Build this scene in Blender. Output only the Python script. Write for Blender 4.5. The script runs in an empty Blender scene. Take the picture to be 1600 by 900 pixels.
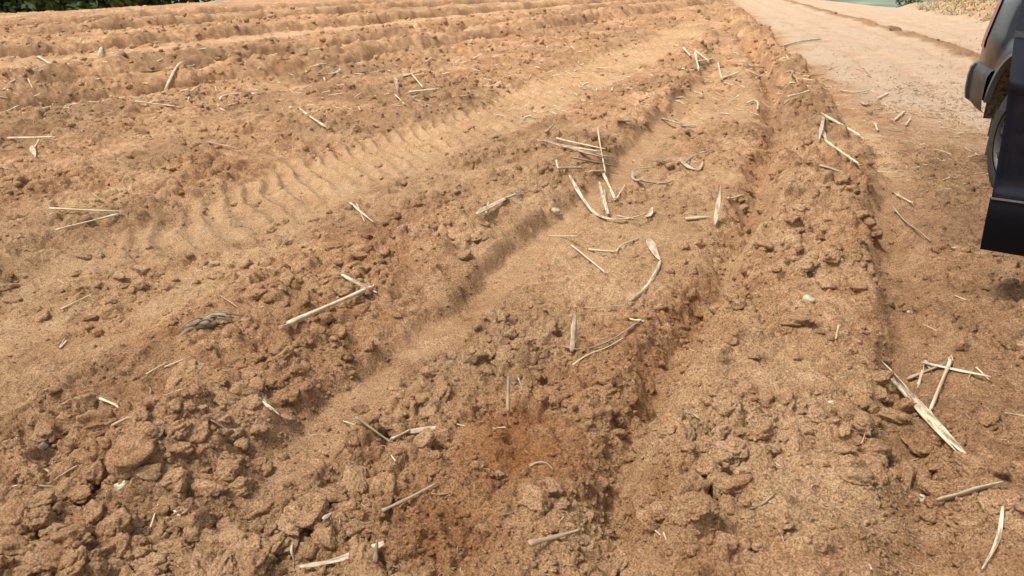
import bpy, bmesh, math, random
import numpy as np
from mathutils import Vector, Matrix

# ------------------------------------------------------------------ camera, sky, sun, exposure
SC = bpy.context.scene
COL = SC.collection
cam_d = bpy.data.cameras.new('camera')
cam_d.sensor_width = 36.0
cam_d.lens = 27.18
cam_d.clip_start = 0.02
cam_d.clip_end = 9000
cam = bpy.data.objects.new('camera', cam_d)
cam.location = (0, 0, 1.55)
cam.rotation_euler = (math.radians(90 - 23.29), 0, 0)
COL.objects.link(cam)
SC.camera = cam

SUN_EL, SUN_AZ = 62.0, -104.0           # azimuth measured from +Y towards +X
world = bpy.data.worlds.new('World')
SC.world = world
world.use_nodes = True
wn = world.node_tree.nodes
sky = wn.new('ShaderNodeTexSky')
sky.sky_type = 'NISHITA'
sky.sun_disc = False
sky.sun_elevation = math.radians(SUN_EL)
sky.sun_rotation = math.radians(SUN_AZ)
sky.air_density = 1.0
sky.dust_density = 1.5
sky.ozone_density = 1.0
wn['Background'].inputs['Strength'].default_value = 0.085
hs = wn.new('ShaderNodeHueSaturation')                # thin high cloud: a whiter sky
hs.inputs['Saturation'].default_value = 0.32
world.node_tree.links.new(sky.outputs['Color'], hs.inputs['Color'])
world.node_tree.links.new(hs.outputs['Color'], wn['Background'].inputs['Color'])

sun_d = bpy.data.lights.new('sun', 'SUN')
sun_d.energy = 1.5
sun_d.angle = math.radians(16)
sun_d.color = (1.0, 0.965, 0.92)
sun = bpy.data.objects.new('sun', sun_d)
a, e = math.radians(SUN_AZ), math.radians(SUN_EL)
sdir = Vector((math.sin(a) * math.cos(e), math.cos(a) * math.cos(e), math.sin(e)))
sun.rotation_euler = sdir.to_track_quat('Z', 'Y').to_euler()
sun.location = (-20, 20, 40)
COL.objects.link(sun)

SC.view_settings.view_transform = 'Standard'
SC.view_settings.look = 'None'
SC.view_settings.exposure = 1.70
SC.view_settings.gamma = 1.0
SC.view_settings.use_curve_mapping = False

# ------------------------------------------------------------------ terrain height
#TERRAIN-BEGIN
f32 = np.float32
def hsh(ix, iy, s):
    h = (ix.astype(np.int64) * 374761393 + iy.astype(np.int64) * 668265263 + s * 1274126177) & 0xffffffff
    h = ((h ^ (h >> 13)) * 1103515245) & 0xffffffff
    h = ((h ^ (h >> 16)) * 2246822519) & 0xffffffff
    h = h ^ (h >> 15)
    return ((h & 0xffffff) / float(0x1000000)).astype(f32)
def vnoise(x, y, s):                                   # smooth value noise, -1..1
    ix = np.floor(x); iy = np.floor(y)
    fx = (x - ix).astype(f32); fy = (y - iy).astype(f32)
    fx = fx * fx * (3 - 2 * fx); fy = fy * fy * (3 - 2 * fy)
    ix = ix.astype(np.int64); iy = iy.astype(np.int64)
    a = hsh(ix, iy, s); b = hsh(ix + 1, iy, s); c = hsh(ix, iy + 1, s); d = hsh(ix + 1, iy + 1, s)
    return ((a + (b - a) * fx) * (1 - fy) + (c + (d - c) * fx) * fy) * 2 - 1
def fbm(x, y, s, octs=3, gain=0.5):
    r = 0; am = 1.0; t = 0
    for o in range(octs):
        r = r + am * vnoise(x * 2 ** o + 17.3 * o, y * 2 ** o - 9.1 * o, s + o); t += am; am *= gain
    return r / t
def domes(x, y, cell, s, dens, rmin, rmax, flat=0.8):
    """lumps: a field of separate irregular rounded clods, height in metres"""
    w = 0.20
    X = x / cell + w * vnoise(x / cell * 2.1, y / cell * 2.1, s + 5) + 0.5 * w * vnoise(x / cell * 5.1, y / cell * 5.1, s + 7)
    Y = y / cell + w * vnoise(x / cell * 2.1, y / cell * 2.1, s + 6) + 0.5 * w * vnoise(x / cell * 5.1, y / cell * 5.1, s + 8)
    ix = np.floor(X).astype(np.int64); iy = np.floor(Y).astype(np.int64)
    out = np.zeros(X.shape, f32)
    for dx in (-1, 0, 1):
        for dy in (-1, 0, 1):
            cx = ix + dx; cy = iy + dy
            px = cx + 0.15 + 0.7 * hsh(cx, cy, s); py = cy + 0.15 + 0.7 * hsh(cx, cy, s + 1)
            k = hsh(cx, cy, s + 2)
            r = (rmin + (rmax - rmin) * k * k)
            on = (hsh(cx, cy, s + 3) < dens)
            an = hsh(cx, cy, s + 4) * 6.283
            ax = (X - px).astype(f32); ay = (Y - py).astype(f32)
            ca = np.cos(an); sa = np.sin(an)
            u = (ax * ca + ay * sa) / r; v = (-ax * sa + ay * ca) / (r * 0.72)
            q = 1 - u * u - v * v
            h = np.sqrt(np.maximum(q, 0)) * (1 + 0.35 * u) * r * flat
            h = np.minimum(h, r * flat * 0.72) * on
            out = np.maximum(out, h)
    return out * cell
def sstep(a, b, x):
    t = np.clip((x - a) / (b - a), 0, 1)
    return t * t * (3 - 2 * t)
def line(pts):
    p = sorted(pts, key=lambda q: q[1]); Yp = np.array([q[1] for q in p]); Xp = np.array([q[0] for q in p])
    y0, y1 = -60.0, 400.0
    s0 = (Xp[1] - Xp[0]) / (Yp[1] - Yp[0]) ; s1 = (Xp[-1] - Xp[-2]) / (Yp[-1] - Yp[-2])
    Yp = np.concatenate([[y0], Yp, [y1]]); Xp = np.concatenate([[Xp[0] + s0 * (y0 - Yp[1])], Xp, [Xp[-1] + s1 * (y1 - Yp[-2])]])
    yy = np.concatenate([np.linspace(-60, 0, 60), np.linspace(0.02, 30, 900), np.linspace(30.5, 400, 400)])
    xx = np.interp(yy, Yp, Xp)
    # gentle smoothing with a window that grows with distance
    sm = xx.copy()
    for it in range(3):
        k = np.ones(13) / 13; pad = np.pad(sm, 6, mode='edge'); t = np.convolve(pad, k, 'valid'); m = (yy > 0.5) & (yy < 28); sm[m] = t[m]
    return lambda Y: np.interp(Y, yy, sm)
L_E = line([(0.72, 1.0), (0.992, 1.62), (1.254, 2.215), (1.688, 3.226), (2.047, 4.055), (2.5, 5.331), (2.93, 6.49), (3.68, 9.42), (4.37, 12.39), (5.48, 17.8), (8.2, 31)])
L_RL = line([(0.278, 1.62), (0.427, 2.14), (0.723, 2.86), (1.019, 3.52), (1.452, 4.49), (1.93, 5.67), (2.444, 6.99), (3.2, 9.42), (3.87, 12.39), (4.92, 17.8), (6.75, 27)])
L_F = line([(-0.80, 1.91), (-0.72, 2.25), (-0.58, 2.65), (-0.43, 2.97), (-0.22, 3.3), (0.02, 3.86), (0.30, 4.555), (0.65, 5.5), (1.05, 6.49), (1.69, 8.21), (2.75, 11.0), (4.28, 16.4), (6.2, 26)])
L_M = line([(-1.40, 1.72), (-1.28, 2.14), (-1.18, 2.65), (-0.95, 3.23), (-0.75, 3.68), (-0.38, 4.32), (0.13, 5.25), (0.72, 6.6), (1.41, 8.2), (2.4, 11.0), (3.74, 15.2), (5.6, 25)])
L_T = line([(-2.35, 2.86), (-2.11, 3.6), (-1.87, 4.38), (-1.5, 5.4), (-1.12, 6.38), (-0.56, 7.4), (0.14, 8.78), (1.588, 12.39), (3.2, 16.15), (5.0, 21)])
L_D1 = line([(-5.4, 8.21), (-4.5, 9.4), (-3.2, 11.1), (-2.109, 13.0), (-0.625, 15.77), (3.75, 23.99)])
L_D0 = line([(-4.3, 7.0), (-3.6, 8.5), (-2.4, 10.6), (-0.9, 13.3), (1.2, 17.5), (4.2, 24)])
L_D2 = line([(-6.4, 9.2), (-5.017, 11.329), (-3.266, 14.1), (-0.734, 18.6), (2.978, 25.44)])
L_D3 = line([(-8.182, 12.78), (-6.027, 16.0), (-3.3, 20.5), (1.055, 27.6)])
L_D4 = line([(-10.385, 16.4), (-7.67, 20.6), (-3.971, 26.5)])
L_D5 = line([(-12.4, 19.4), (-9.4, 24.2), (-5.4, 30.5)])
L_T2 = line([(-8.1, 10.8), (-6.2, 13.8), (-4.4, 17.0), (-1.2, 22.4)])
L_RUT = line([(7.0, 11.6), (7.25, 12.39), (7.84, 14.96), (8.3, 17.5), (9.0, 21.1), (9.375, 24), (10.4, 28.9)])
L_V = line([(10.2, 15.0), (11.3, 19.3), (12.0, 22.0), (12.75, 25.5), (15.5, 32)])
def bump(d, w):
    return np.exp(-(d / w) ** 2)
def trough(d, half, soft):
    return 1 - sstep(half, half + soft, np.abs(d))
KX = [-0.9, -0.62, -0.39, -0.155, 0.233, 0.42, 0.5, 0.62, 0.9]
KV = [0.0013, 0.00105, 0.00066, 0.00042, 0.00042, 0.00058, 0.00086, 0.0012, 0.0014]
def dome(x, y):
    d = np.sqrt(x * x + y * y)
    k = np.interp(np.where(y > 0, x / np.maximum(d, 1e-3) * 1.25, 0.62 * np.sign(x)), KX, KV)
    s = np.maximum(0, d - 14)
    s1 = 70.0
    z = np.where(s < s1, -k * s * s, -k * s1 * s1 - 2 * k * s1 * (s - s1))
    return np.maximum(z, -45 + 0 * z)
def terrain(x, y, foot=0.002):
    """returns height, rough mask, damp mask, pale mask, road mask; foot = sample spacing"""
    x = np.asarray(x, np.float64); y = np.asarray(y, np.float64)
    foot = np.broadcast_to(np.asarray(foot, np.float64), x.shape)
    ca = 0.90
    wob = (0.10 * fbm(x * 1.3, y * 1.3, 11, 2) + 0.05 * fbm(x * 4.5, y * 4.5, 12, 3)) * (1 + np.clip(y, 0, 30) * 0.03)
    xe = x + wob
    z = np.zeros(x.shape); rough = np.ones(x.shape); damp = np.zeros(x.shape); brown = np.zeros(x.shape); pale = np.zeros(x.shape)
    n1 = fbm(x * 0.9, y * 0.9, 21, 3); n2 = fbm(x * 3.1, y * 3.1, 31, 3); n3 = fbm(x * 0.35, y * 0.35, 41, 2)
    E = L_E(y); RL = L_RL(y); Fc = L_F(y); Mc = L_M(y); Tc = L_T(y)
    infield = 1 - sstep(-0.04, 0.05, xe - E)
    # ---- right ridge
    w = (xe - RL) / np.maximum(E - RL, 0.1)
    hR = np.interp(y, [0, 3, 6, 10, 20, 40], [0.17, 0.17, 0.15, 0.13, 0.12, 0.08])
    prof = sstep(-0.03, 0.17 + 0.06 * n2, w) * (1 - sstep(0.90 + 0.10 * n2, 1.20 + 0.10 * n2, w)) * (0.86 + 0.14 * np.sin(np.clip(w, 0, 1) * 3.14))
    z += hR * prof * (1 + 0.22 * n2)
    onR = sstep(-0.05, 0.15, w) * (1 - sstep(0.95, 1.05, w))
    face = onR * sstep(0.45, 0.62, w + 0.12 * n2) * (1 - sstep(3.2, 4.6, y))
    rough = rough * (1 - 0.30 * face) + 0.15 * onR * sstep(3.0, 4.2, y)
    # furrow to the left of it
    dRL = (xe - (RL - 0.02)) * ca
    fur = bump(dRL + 0.05 * n2 + 0.03, 0.10)
    z -= np.interp(y, [0, 2, 3, 6, 12, 30], [0.06, 0.095, 0.12, 0.12, 0.09, 0.04]) * fur
    rough *= 1 - 0.12 * fur
    # ---- middle bed between wheel mark and right ridge : flat pale patches
    mid = sstep(0.05, 0.2, (xe - Fc)) * (1 - sstep(-0.3, -0.1, xe - RL))
    flat = mid * sstep(3.0, 4.0, y) * sstep(-0.25, 0.25, n1 + 0.25) * (1 - sstep(12, 18, y))
    rough *= 1 - 0.5 * flat
    pale = np.maximum(pale, 0.6 * flat)
    # ---- wheel mark F
    dF = (xe - Fc) * ca
    Fw = np.interp(y, [1.7, 2.1, 2.7, 6, 9, 14, 20], [0, 0.7, 1, 1, 1, 0.8, 0.3])
    tF = trough(dF + 0.05 * n2, 0.085, 0.06) * Fw * (0.45 + 0.55 * sstep(-0.65, -0.2, n2 + 0.15 * n1))
    z -= 0.085 * trough(dF + 0.05 * n2, 0.075, 0.11) * Fw * (0.7 + 0.4 * sstep(-0.4, 0.3, n1))
    rough *= 1 - 0.8 * tF
    pale = np.maximum(pale, 0.45 * tF)
    # ---- cloddy ridge M
    dM = (xe - Mc) * ca
    hM = np.interp(y, [0, 2, 4, 7, 12, 20], [0.045, 0.06, 0.075, 0.075, 0.06, 0.03]) * (0.65 + 0.6 * sstep(-0.4, 0.4, n1 + 0.5 * n2))
    # falls steeply on its right flank, gently on its left
    pm = np.where(dM > 0, np.exp(-(np.abs(dM + 0.08 * n2) / 0.26) ** 3), np.exp(-(dM / 0.36) ** 2))
    z += hM * pm * (1 + 0.35 * n2)
    rough *= 1 + 0.25 * pm
    # ---- slope between M and T
    # ---- wide tractor track T
    dT = (xe - Tc) * ca
    hw = np.interp(y, [2, 5, 9, 16, 25], [0.50, 0.44, 0.44, 0.5, 0.4])
    tT = (1 - sstep(hw - 0.08, hw + 0.16, np.abs(dT + 0.10 * n1))) * (1 - sstep(18, 24, y))
    z -= 0.05 * tT
    patch = sstep(-0.55, -0.1, n2 * 0.8 + 0.3 * n1 + np.interp(y, [2, 5, 6], [0.0, 0.15, 0.3]))
    sT = tT * patch
    rough *= 1 - 0.60 * sT
    pale = np.maximum(pale, 0.7 * sT)
    # tread bars, chevrons pressed across the track
    cv = np.clip(dT / 0.45, -1, 1)                       # bars sweep forward from the left rim of the track
    ph = (0.60 * y + 0.80 * x + 0.16 * cv * cv * np.sign(cv) + 0.035 * n2 + 0.06 * n1) / np.interp(y, [4, 7, 12, 18], [0.20, 0.175, 0.18, 0.2])
    bar = (0.5 + 0.5 * np.sin(ph * 6.283 + 0.8 * n2)) ** 1.6
    hitbar = sstep(-0.35, 0.25, fbm(x * 1.9 + 4, y * 1.3, 47, 2) + np.interp(y, [4, 6, 8, 10], [0.4, 0.5, 0.55, 0.6]))
    bamp = np.interp(y, [3.2, 4.6, 6, 12, 20], [0.014, 0.032, 0.045, 0.050, 0.05]) * hitbar * (1 - 0.85 * sstep(-0.05, 0.35, dT))
    z += bamp * bar * tT
    gap = (xe - Mc) * ca
    mt = sstep(0.0, 0.12, -gap - 0.3) * sstep(0.0, 0.2, dT - hw + 0.05)
    rough *= 1 - 0.35 * mt * sstep(-0.2, 0.3, n2)
    # ---- clod belt C and the furrows to the left
    left = sstep(0.05, 0.4, -dT - hw)
    z += 0.045 * left * (1 - sstep(9, 16, y) * 0.3)
    wb2 = 0.16 * fbm(x * 0.55, y * 0.35, 48, 2)
    for L, dep, wd, rd in ((L_D0, 0.06, 0.22, 0.03), (L_D1, 0.30, 0.20, 0.12), (L_D2, 0.30, 0.23, 0.13), (L_D3, 0.32, 0.25, 0.13), (L_D4, 0.34, 0.28, 0.14), (L_D5, 0.34, 0.3, 0.14)):
        d = (xe + 0.10 * n2 + 0.08 * n1 + wb2 * sstep(9, 14, y) - L(y)) * 0.85
        br = 0.45 + 0.75 * sstep(-0.5, 0.3, n1 + 0.4 * n2)
        z -= dep * bump(d, wd) * br * left
        z += rd * bump(d + 0.50, 0.30) * left * (1 + 0.4 * n2)
        pale = np.maximum(pale, 0.25 * bump(d + 0.62, 0.26) * left * sstep(-0.3, 0.3, n1))
    d = (xe - L_T2(y)) * 0.85
    t2 = (1 - sstep(0.28, 0.5, np.abs(d))) * left * sstep(9, 10, y)
    rough *= 1 - 0.7 * t2
    pale = np.maximum(pale, 0.5 * t2)
    z += 0.035 * t2 * (0.5 + 0.5 * np.sin(6.283 * (y * 1.0 + x * 0.5 - 0.4 * np.abs(d)) / 0.42))
    # ---- lane / road side (right of the ridge)
    rside = 1 - infield
    roadw = sstep(8.0, 12.2, y + 2.2 * (n1 + 0.7 * n2) + 2.3 * np.clip(xe - E, 0, 2)) * sstep(0.0, 0.5, xe - E + 0.2 * n2)
    road = rside * roadw
    lane_r = np.interp(y, [0, 3, 4.5, 7, 9], [1.1, 1.05, 0.85, 0.7, 0.4])
    rough = rough * infield + rside * lane_r * (0.55 + 0.6 * sstep(-0.4, 0.5, n2 + 0.5 * n1))
    rough *= 1 - 0.92 * road
    pale = pale * infield
    smear = rside * bump((xe - E - 0.17) , 0.16) * sstep(4.6, 5.4, y) * (1 - sstep(7, 8.4, y)) * sstep(-0.5, 0.1, n2 + 0.3)
    rough *= 1 - 0.85 * smear; pale = np.maximum(pale, 0.75 * smear)
    z += rside * (0.03 * n1 + np.interp(y, [0, 2, 4, 6, 9, 20], [0.155, 0.15, 0.105, 0.07, 0.06, 0.05]) * sstep(-0.02, 0.26, xe - E + 0.10 * n2))
    gl = bump(y - 4.55, 0.55) * bump(xe - E - 0.06, 0.10); z -= 0.05 * gl
    brown = np.maximum(brown, rside * (1 - road) * np.interp(y, [0, 2, 3, 4.6, 7.5, 9], [0.25, 0.45, 0.75, 0.9, 0.75, 0.5]) * (1 - smear) * (0.7 + 0.5 * n2))
    # loose row of earth along the road
    dr = (xe + 0.06 * n2 - L_RUT(y))
    rr = bump(dr, 0.20) * (0.75 + 0.5 * n2) * sstep(11, 12, y) * rside
    z += 0.07 * rr; rough = np.maximum(rough, 0.9 * rr); brown = np.maximum(brown, 0.95 * sstep(0.15, 0.6, rr)); road = road * (1 - 0.8 * rr)
    lanes = 0
    for o_ in (-1.9, -1.3, -0.5, 0.55, 1.2, 1.9): lanes = lanes + bump(x + 0.05 * n1 - L_RUT(y) - o_ * (1 + 0.1 * n1), 0.14)
    z -= 0.02 * lanes * road; road = road * (1 - 0.30 * lanes * sstep(-0.3, 0.4, n2 + 0.3))
    # tufty bank on the far side of the road
    bk = sstep(0.0, 1.6, x + 0.5 * n1 - L_V(y)) * sstep(8, 12, y)
    z += 0.40 * bk * (1 + 0.25 * n2); road = road * (1 - bk); rough = np.maximum(rough, 0.7 * bk)
    # ---- hollow with red soil, damp spots
    for (px, py, r, dz, dv) in ((0.01, 2.22, 0.25, 0.045, 1.2), (-0.06, 1.98, 0.18, -0.015, 0.7), (-0.20, 1.80, 0.26, -0.012, 0.85), (-0.36, 1.68, 0.2, 0.0, 0.7),
                                (0.28, 2.62, 0.2, -0.02, 0.55), (0.5, 2.8, 0.25, 0.0, 0.5), (0.42, 1.9, 0.14, -0.02, 0.5), (-1.32, 2.55, 0.16, -0.05, 0.5),
                                (-0.6, 4.05, 0.22, 0, 0.45), (-1.55, 3.05, 0.2, 0, 0.45), (-2.0, 3.05, 0.2, 0.0, 0.4), (-0.95, 3.2, 0.16, 0, 0.4), (1.9, 3.0, 0.3, 0, 0.35), (0.9, 3.4, 0.2, 0, .4)):
        g = np.exp(-(((x + 0.06 * n2 - px) ** 2 + ((y + 0.05 * n1 - py) * 0.9) ** 2) / (r * r)))
        z += dz * g; damp = np.minimum(1, np.maximum(damp, dv * g * sstep(-0.7, 0.1, n2 + 0.3)))
    g = np.exp(-(((x - 0.0) / 0.022) ** 2 + ((y - 2.23) / 0.03) ** 2)); z -= 0.06 * g
    for (px, py, r, dz) in ((-0.02, 2.02, 0.05, 0.05), (-1.75, 2.3, 0.09, 0.06), (-1.5, 2.35, 0.07, 0.05), (-2.7, 4.2, 0.12, 0.07), (0.98, 3.5, 0.07, 0.06), (1.95, 4.5, 0.1, 0.06), (2.1, 4.25, 0.12, 0.06), (0.42, 5.9, 0.12, 0.05), (-1.05, 2.85, 0.1, 0.06)):
        g = np.exp(-((x - px) ** 2 + (y - py) ** 2) / (r * r)); z -= dz * g
    brown = np.maximum(brown, infield * np.clip(rough, 0, 1) * (0.42 + 0.25 * sstep(5, 9, y)) * sstep(-0.05 - 0.25 * sstep(5, 9, y), 0.45, fbm(x * 1.1, y * 1.1, 49, 3)))  # patchy brown soil; the added brown far out stands in for missing fine shadow
    pale = np.maximum(pale, infield * 0.55 * (1 - 0.8 * sstep(5.5, 10, y)) * sstep(-0.1, 0.4, fbm(x * 1.7 + 3, y * 1.7, 58, 3)))      # dry crust in patches
    # wider slopes and lumps
    z += (0.022 * n1 + 0.022 * n2) * infield * (0.4 + 0.6 * np.clip(rough, 0, 1)) 
    n4 = fbm(x * 7.5, y * 7.5, 45, 3)
    z += np.clip(rough, 0, 1) * (0.020 * n4 - 0.030 * sstep(0.18, 0.5, fbm(x * 8.5 + 0.4 * n2, y * 8.5, 46, 3)))
    rough = np.clip(rough, 0, 1.25)
    # ---- clods, four sizes, each let go where the sheet is too coarse to carry it
    def keep(c): return 1 - sstep(0.45 * c, 1.2 * c, foot)
    sw = np.maximum(np.maximum(bump(w - 0.07, 0.12) * (y < 14), bump(w - 1.06, 0.14)), bump(dF + 0.14, 0.10) * Fw)   # steep cut faces
    rr_ = rough * (1 - 0.55 * sw)
    patchy = sstep(-0.55, 0.15, fbm(x * 2.3, y * 2.3, 51, 2))
    b0 = domes(x, y, 0.21, 100, 0.5, 0.22, 0.52, 0.55) * keep(0.3)
    b1 = domes(x, y, 0.115, 200, 0.60, 0.20, 0.56, 0.78) * keep(0.15)
    b2 = domes(x, y, 0.052, 300, 0.55, 0.20, 0.56, 0.85) * keep(0.09)
    b3 = domes(x, y, 0.024, 400, 0.5, 0.22, 0.56, 0.85) * keep(0.05)
    big = sstep(0.45, 0.9, rr_)
    z += 1.05 * b0 * big * np.maximum(patchy, onR) * sstep(0.55, 1.0, rr_) * (1 + 0.5 * onR * sstep(3.2, 4.2, y))
    z += 0.85 * b1 * big * (0.35 + 0.65 * patchy)
    z += 0.70 * b2 * sstep(0.12, 0.7, rr_) * (0.35 + 0.65 * patchy)
    z += 0.75 * b3 * sstep(0.05, 0.5, rr_)
    # crumbly break-up: rounded lumps with sharp clefts between them, from fist size down to crumbs
    wx = x + 0.025 * vnoise(x * 13, y * 13, 91) + 0.008 * vnoise(x * 41, y * 41, 92); wy = y + 0.025 * vnoise(x * 13, y * 13, 93) + 0.008 * vnoise(x * 41, y * 41, 94)
    bil = 0
    for f_, a_, s_ in ((8.0, 0.50, 101), (17.0, 0.34, 102), (36.0, 0.22, 103), (75.0, 0.13, 104), (150.0, 0.06, 105)):
        bil = bil + a_ * (np.sqrt(np.abs(vnoise(wx * f_ + s_, wy * f_ - s_, s_)) + 0.01) - 0.5) * keep(1.6 / f_)
    lumpy = np.clip(rr_, 0, 1.2) * (0.55 + 0.45 * patchy)
    z += 0.066 * lumpy * bil
    z += (0.0016 + 0.0035 * np.clip(rr_, 0, 1)) * fbm(x * 70, y * 70, 71, 3) * keep(0.03)
    z += 0.006 * (1 - sstep(0.0, 0.4, rr_)) * (1 - road) * fbm(x * 9, y * 9, 75, 3)
    # far ploughland: coarser roughness takes over from the clods
    far = sstep(6, 14, y) * np.clip(rr_, 0, 1) * infield
    z += far * (0.04 * fbm(x * 1.6, y * 0.8, 84, 2) + 0.022 * vnoise(x * 3.4, y * 3.4, 81) + (0.036 * np.abs(vnoise(x * 5.8, y * 5.8, 82)) + 0.026 * np.abs(vnoise(x * 11, y * 11, 83)) * keep(0.16)) * keep(0.3))
    z += dome(x, y)
    return z, rough, damp, pale, road, np.clip(brown, 0, 1)
#TERRAIN-END

# ------------------------------------------------------------------ materials
def new_mat(name):
    m = bpy.data.materials.new(name); m.use_nodes = True
    nt = m.node_tree
    return m, nt, nt.nodes['Principled BSDF']
def N(nt, t, **kw):
    n = nt.nodes.new(t)
    for k, v in kw.items():
        if hasattr(n, k): setattr(n, k, v)
        else: n.inputs[k].default_value = v
    return n
def noise(nt, co, scale, detail=4, rough=0.6, dist=0.0):
    n = N(nt, 'ShaderNodeTexNoise'); n.inputs['Scale'].default_value = scale; n.inputs['Detail'].default_value = detail
    n.inputs['Roughness'].default_value = rough; n.inputs['Distortion'].default_value = dist
    nt.links.new(co, n.inputs['Vector']); return n.outputs['Fac']
def ramp(nt, fac, stops):
    r = N(nt, 'ShaderNodeValToRGB'); e = r.color_ramp.elements
    e[0].position, e[0].color = stops[0][0], (*stops[0][1], 1)
    e[1].position, e[1].color = stops[-1][0], (*stops[-1][1], 1)
    for p, c in stops[1:-1]:
        q = e.new(p); q.color = (*c, 1)
    nt.links.new(fac, r.inputs['Fac']); return r.outputs['Color']
def mix(nt, fac, A, B, mode='MIX'):
    m = N(nt, 'ShaderNodeMix', data_type='RGBA', blend_type=mode)
    if isinstance(fac, (int, float)): m.inputs[0].default_value = fac
    else: nt.links.new(fac, m.inputs[0])
    for i, v in ((6, A), (7, B)):
        if isinstance(v, tuple): m.inputs[i].default_value = (*v, 1)
        else: nt.links.new(v, m.inputs[i])
    return m.outputs[2]
def mth(nt, op, a_, b_=0.0):
    m = N(nt, 'ShaderNodeMath', operation=op)
    for i, v in ((0, a_), (1, b_)):
        if isinstance(v, (int, float)): m.inputs[i].default_value = v
        else: nt.links.new(v, m.inputs[i])
    return m.outputs[0]
def bumpn(nt, hgt, strength, dist, prev=None):
    b = N(nt, 'ShaderNodeBump'); b.inputs['Strength'].default_value = strength; b.inputs['Distance'].default_value = dist
    nt.links.new(hgt, b.inputs['Height'])
    if prev is not None: nt.links.new(prev, b.inputs['Normal'])
    return b.outputs['Normal']

SOIL_A, SOIL_B, SOIL_C = (0.28, 0.138, 0.060), (0.455, 0.248, 0.118), (0.65, 0.405, 0.22)
PALE_A, PALE_B = (0.44, 0.258, 0.122), (0.615, 0.405, 0.215)
DAMP_A, DAMP_B = (0.25, 0.100, 0.034), (0.41, 0.188, 0.070)
ROAD_A, ROAD_B = (0.43, 0.295, 0.185), (0.62, 0.455, 0.305)
def soil_material(name, zoned, tint=1.0):
    m, nt, bs = new_mat(name)
    if zoned:
        co = N(nt, 'ShaderNodeNewGeometry').outputs['Position']
    else:
        co = N(nt, 'ShaderNodeNewGeometry').outputs['Position']
    big = noise(nt, co, 1.6, 4, 0.6); med = noise(nt, co, 11, 5, 0.65, 0.4); fine = noise(nt, co, 95, 4, 0.7); grain = noise(nt, co, 420, 2, 0.6)
    v = mth(nt, 'ADD', mth(nt, 'MULTIPLY', big, 0.30), mth(nt, 'ADD', mth(nt, 'MULTIPLY', med, 0.36), mth(nt, 'MULTIPLY', fine, 0.34)))
    c = ramp(nt, v, [(0.38, SOIL_A), (0.5, SOIL_B), (0.61, SOIL_C)])
    if zoned:
        at = N(nt, 'ShaderNodeAttribute', attribute_name='zone')
        sp = N(nt, 'ShaderNodeSeparateColor'); nt.links.new(at.outputs['Color'], sp.inputs['Color'])
        pale = ramp(nt, v, [(0.38, PALE_A), (0.6, PALE_B)])
        damp = ramp(nt, v, [(0.38, DAMP_A), (0.62, DAMP_B)])
        road = ramp(nt, mth(nt, 'ADD', mth(nt, 'MULTIPLY', v, 0.5), mth(nt, 'MULTIPLY', fine, 0.5)), [(0.36, (0.34, 0.22, 0.125)), (0.44, ROAD_A), (0.62, ROAD_B)])
        brn = ramp(nt, v, [(0.38, (0.195, 0.108, 0.052)), (0.62, (0.37, 0.222, 0.115))])
        c = mix(nt, sp.outputs[1], c, pale); c = mix(nt, sp.outputs[0], c, damp); c = mix(nt, sp.outputs[2], c, road); c = mix(nt, at.outputs['Alpha'], c, brn)
    else:
        oi = N(nt, 'ShaderNodeObjectInfo')
        c = mix(nt, mth(nt, 'MULTIPLY', oi.outputs['Random'], 0.4), c, (0.48, 0.31, 0.165))
    # pale sand grains and dark specks
    g3 = ramp(nt, noise(nt, co, 150, 3, 0.7), [(0.40, (0.44, 0.40, 0.36)), (0.52, (1, 1, 1)), (0.66, (1.24, 1.24, 1.26))])
    c = mix(nt, 0.8, c, g3, 'MULTIPLY')
    g1 = ramp(nt, grain, [(0.60, (0, 0, 0)), (0.70, (1, 1, 1))])
    c = mix(nt, mth(nt, 'MULTIPLY', g1, 0.35), c, (0.66, 0.47, 0.29))
    g2 = ramp(nt, noise(nt, co, 300, 2, 0.5), [(0.30, (1, 1, 1)), (0.38, (0, 0, 0))])
    c = mix(nt, mth(nt, 'MULTIPLY', g2, 0.45), c, (0.12, 0.06, 0.028))
    nt.links.new(c, bs.inputs['Base Color'])
    bs.inputs['Roughness'].default_value = 0.95
    bs.inputs['Specular IOR Level'].default_value = 0.15
    b = bumpn(nt, noise(nt, co, 70, 6, 0.75), 1.0, 0.02)
    b = bumpn(nt, noise(nt, co, 240, 4, 0.75), 0.9, 0.006, b)
    nt.links.new(b, bs.inputs['Normal'])
    return m
M_GROUND = soil_material('soil_ground', True)
M_CLOD = soil_material('soil_clod', False)
M_CLOD_D = soil_material('soil_clod_dark', False)
for nd in M_CLOD_D.node_tree.nodes:
    if nd.type == 'VALTORGB' and len(nd.color_ramp.elements) == 3 and nd.color_ramp.elements[2].color[0] < 1:
        for el, cc in zip(nd.color_ramp.elements, ((0.10, 0.058, 0.03), (0.17, 0.10, 0.055), (0.26, 0.16, 0.09))): el.color = (*cc, 1)

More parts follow.
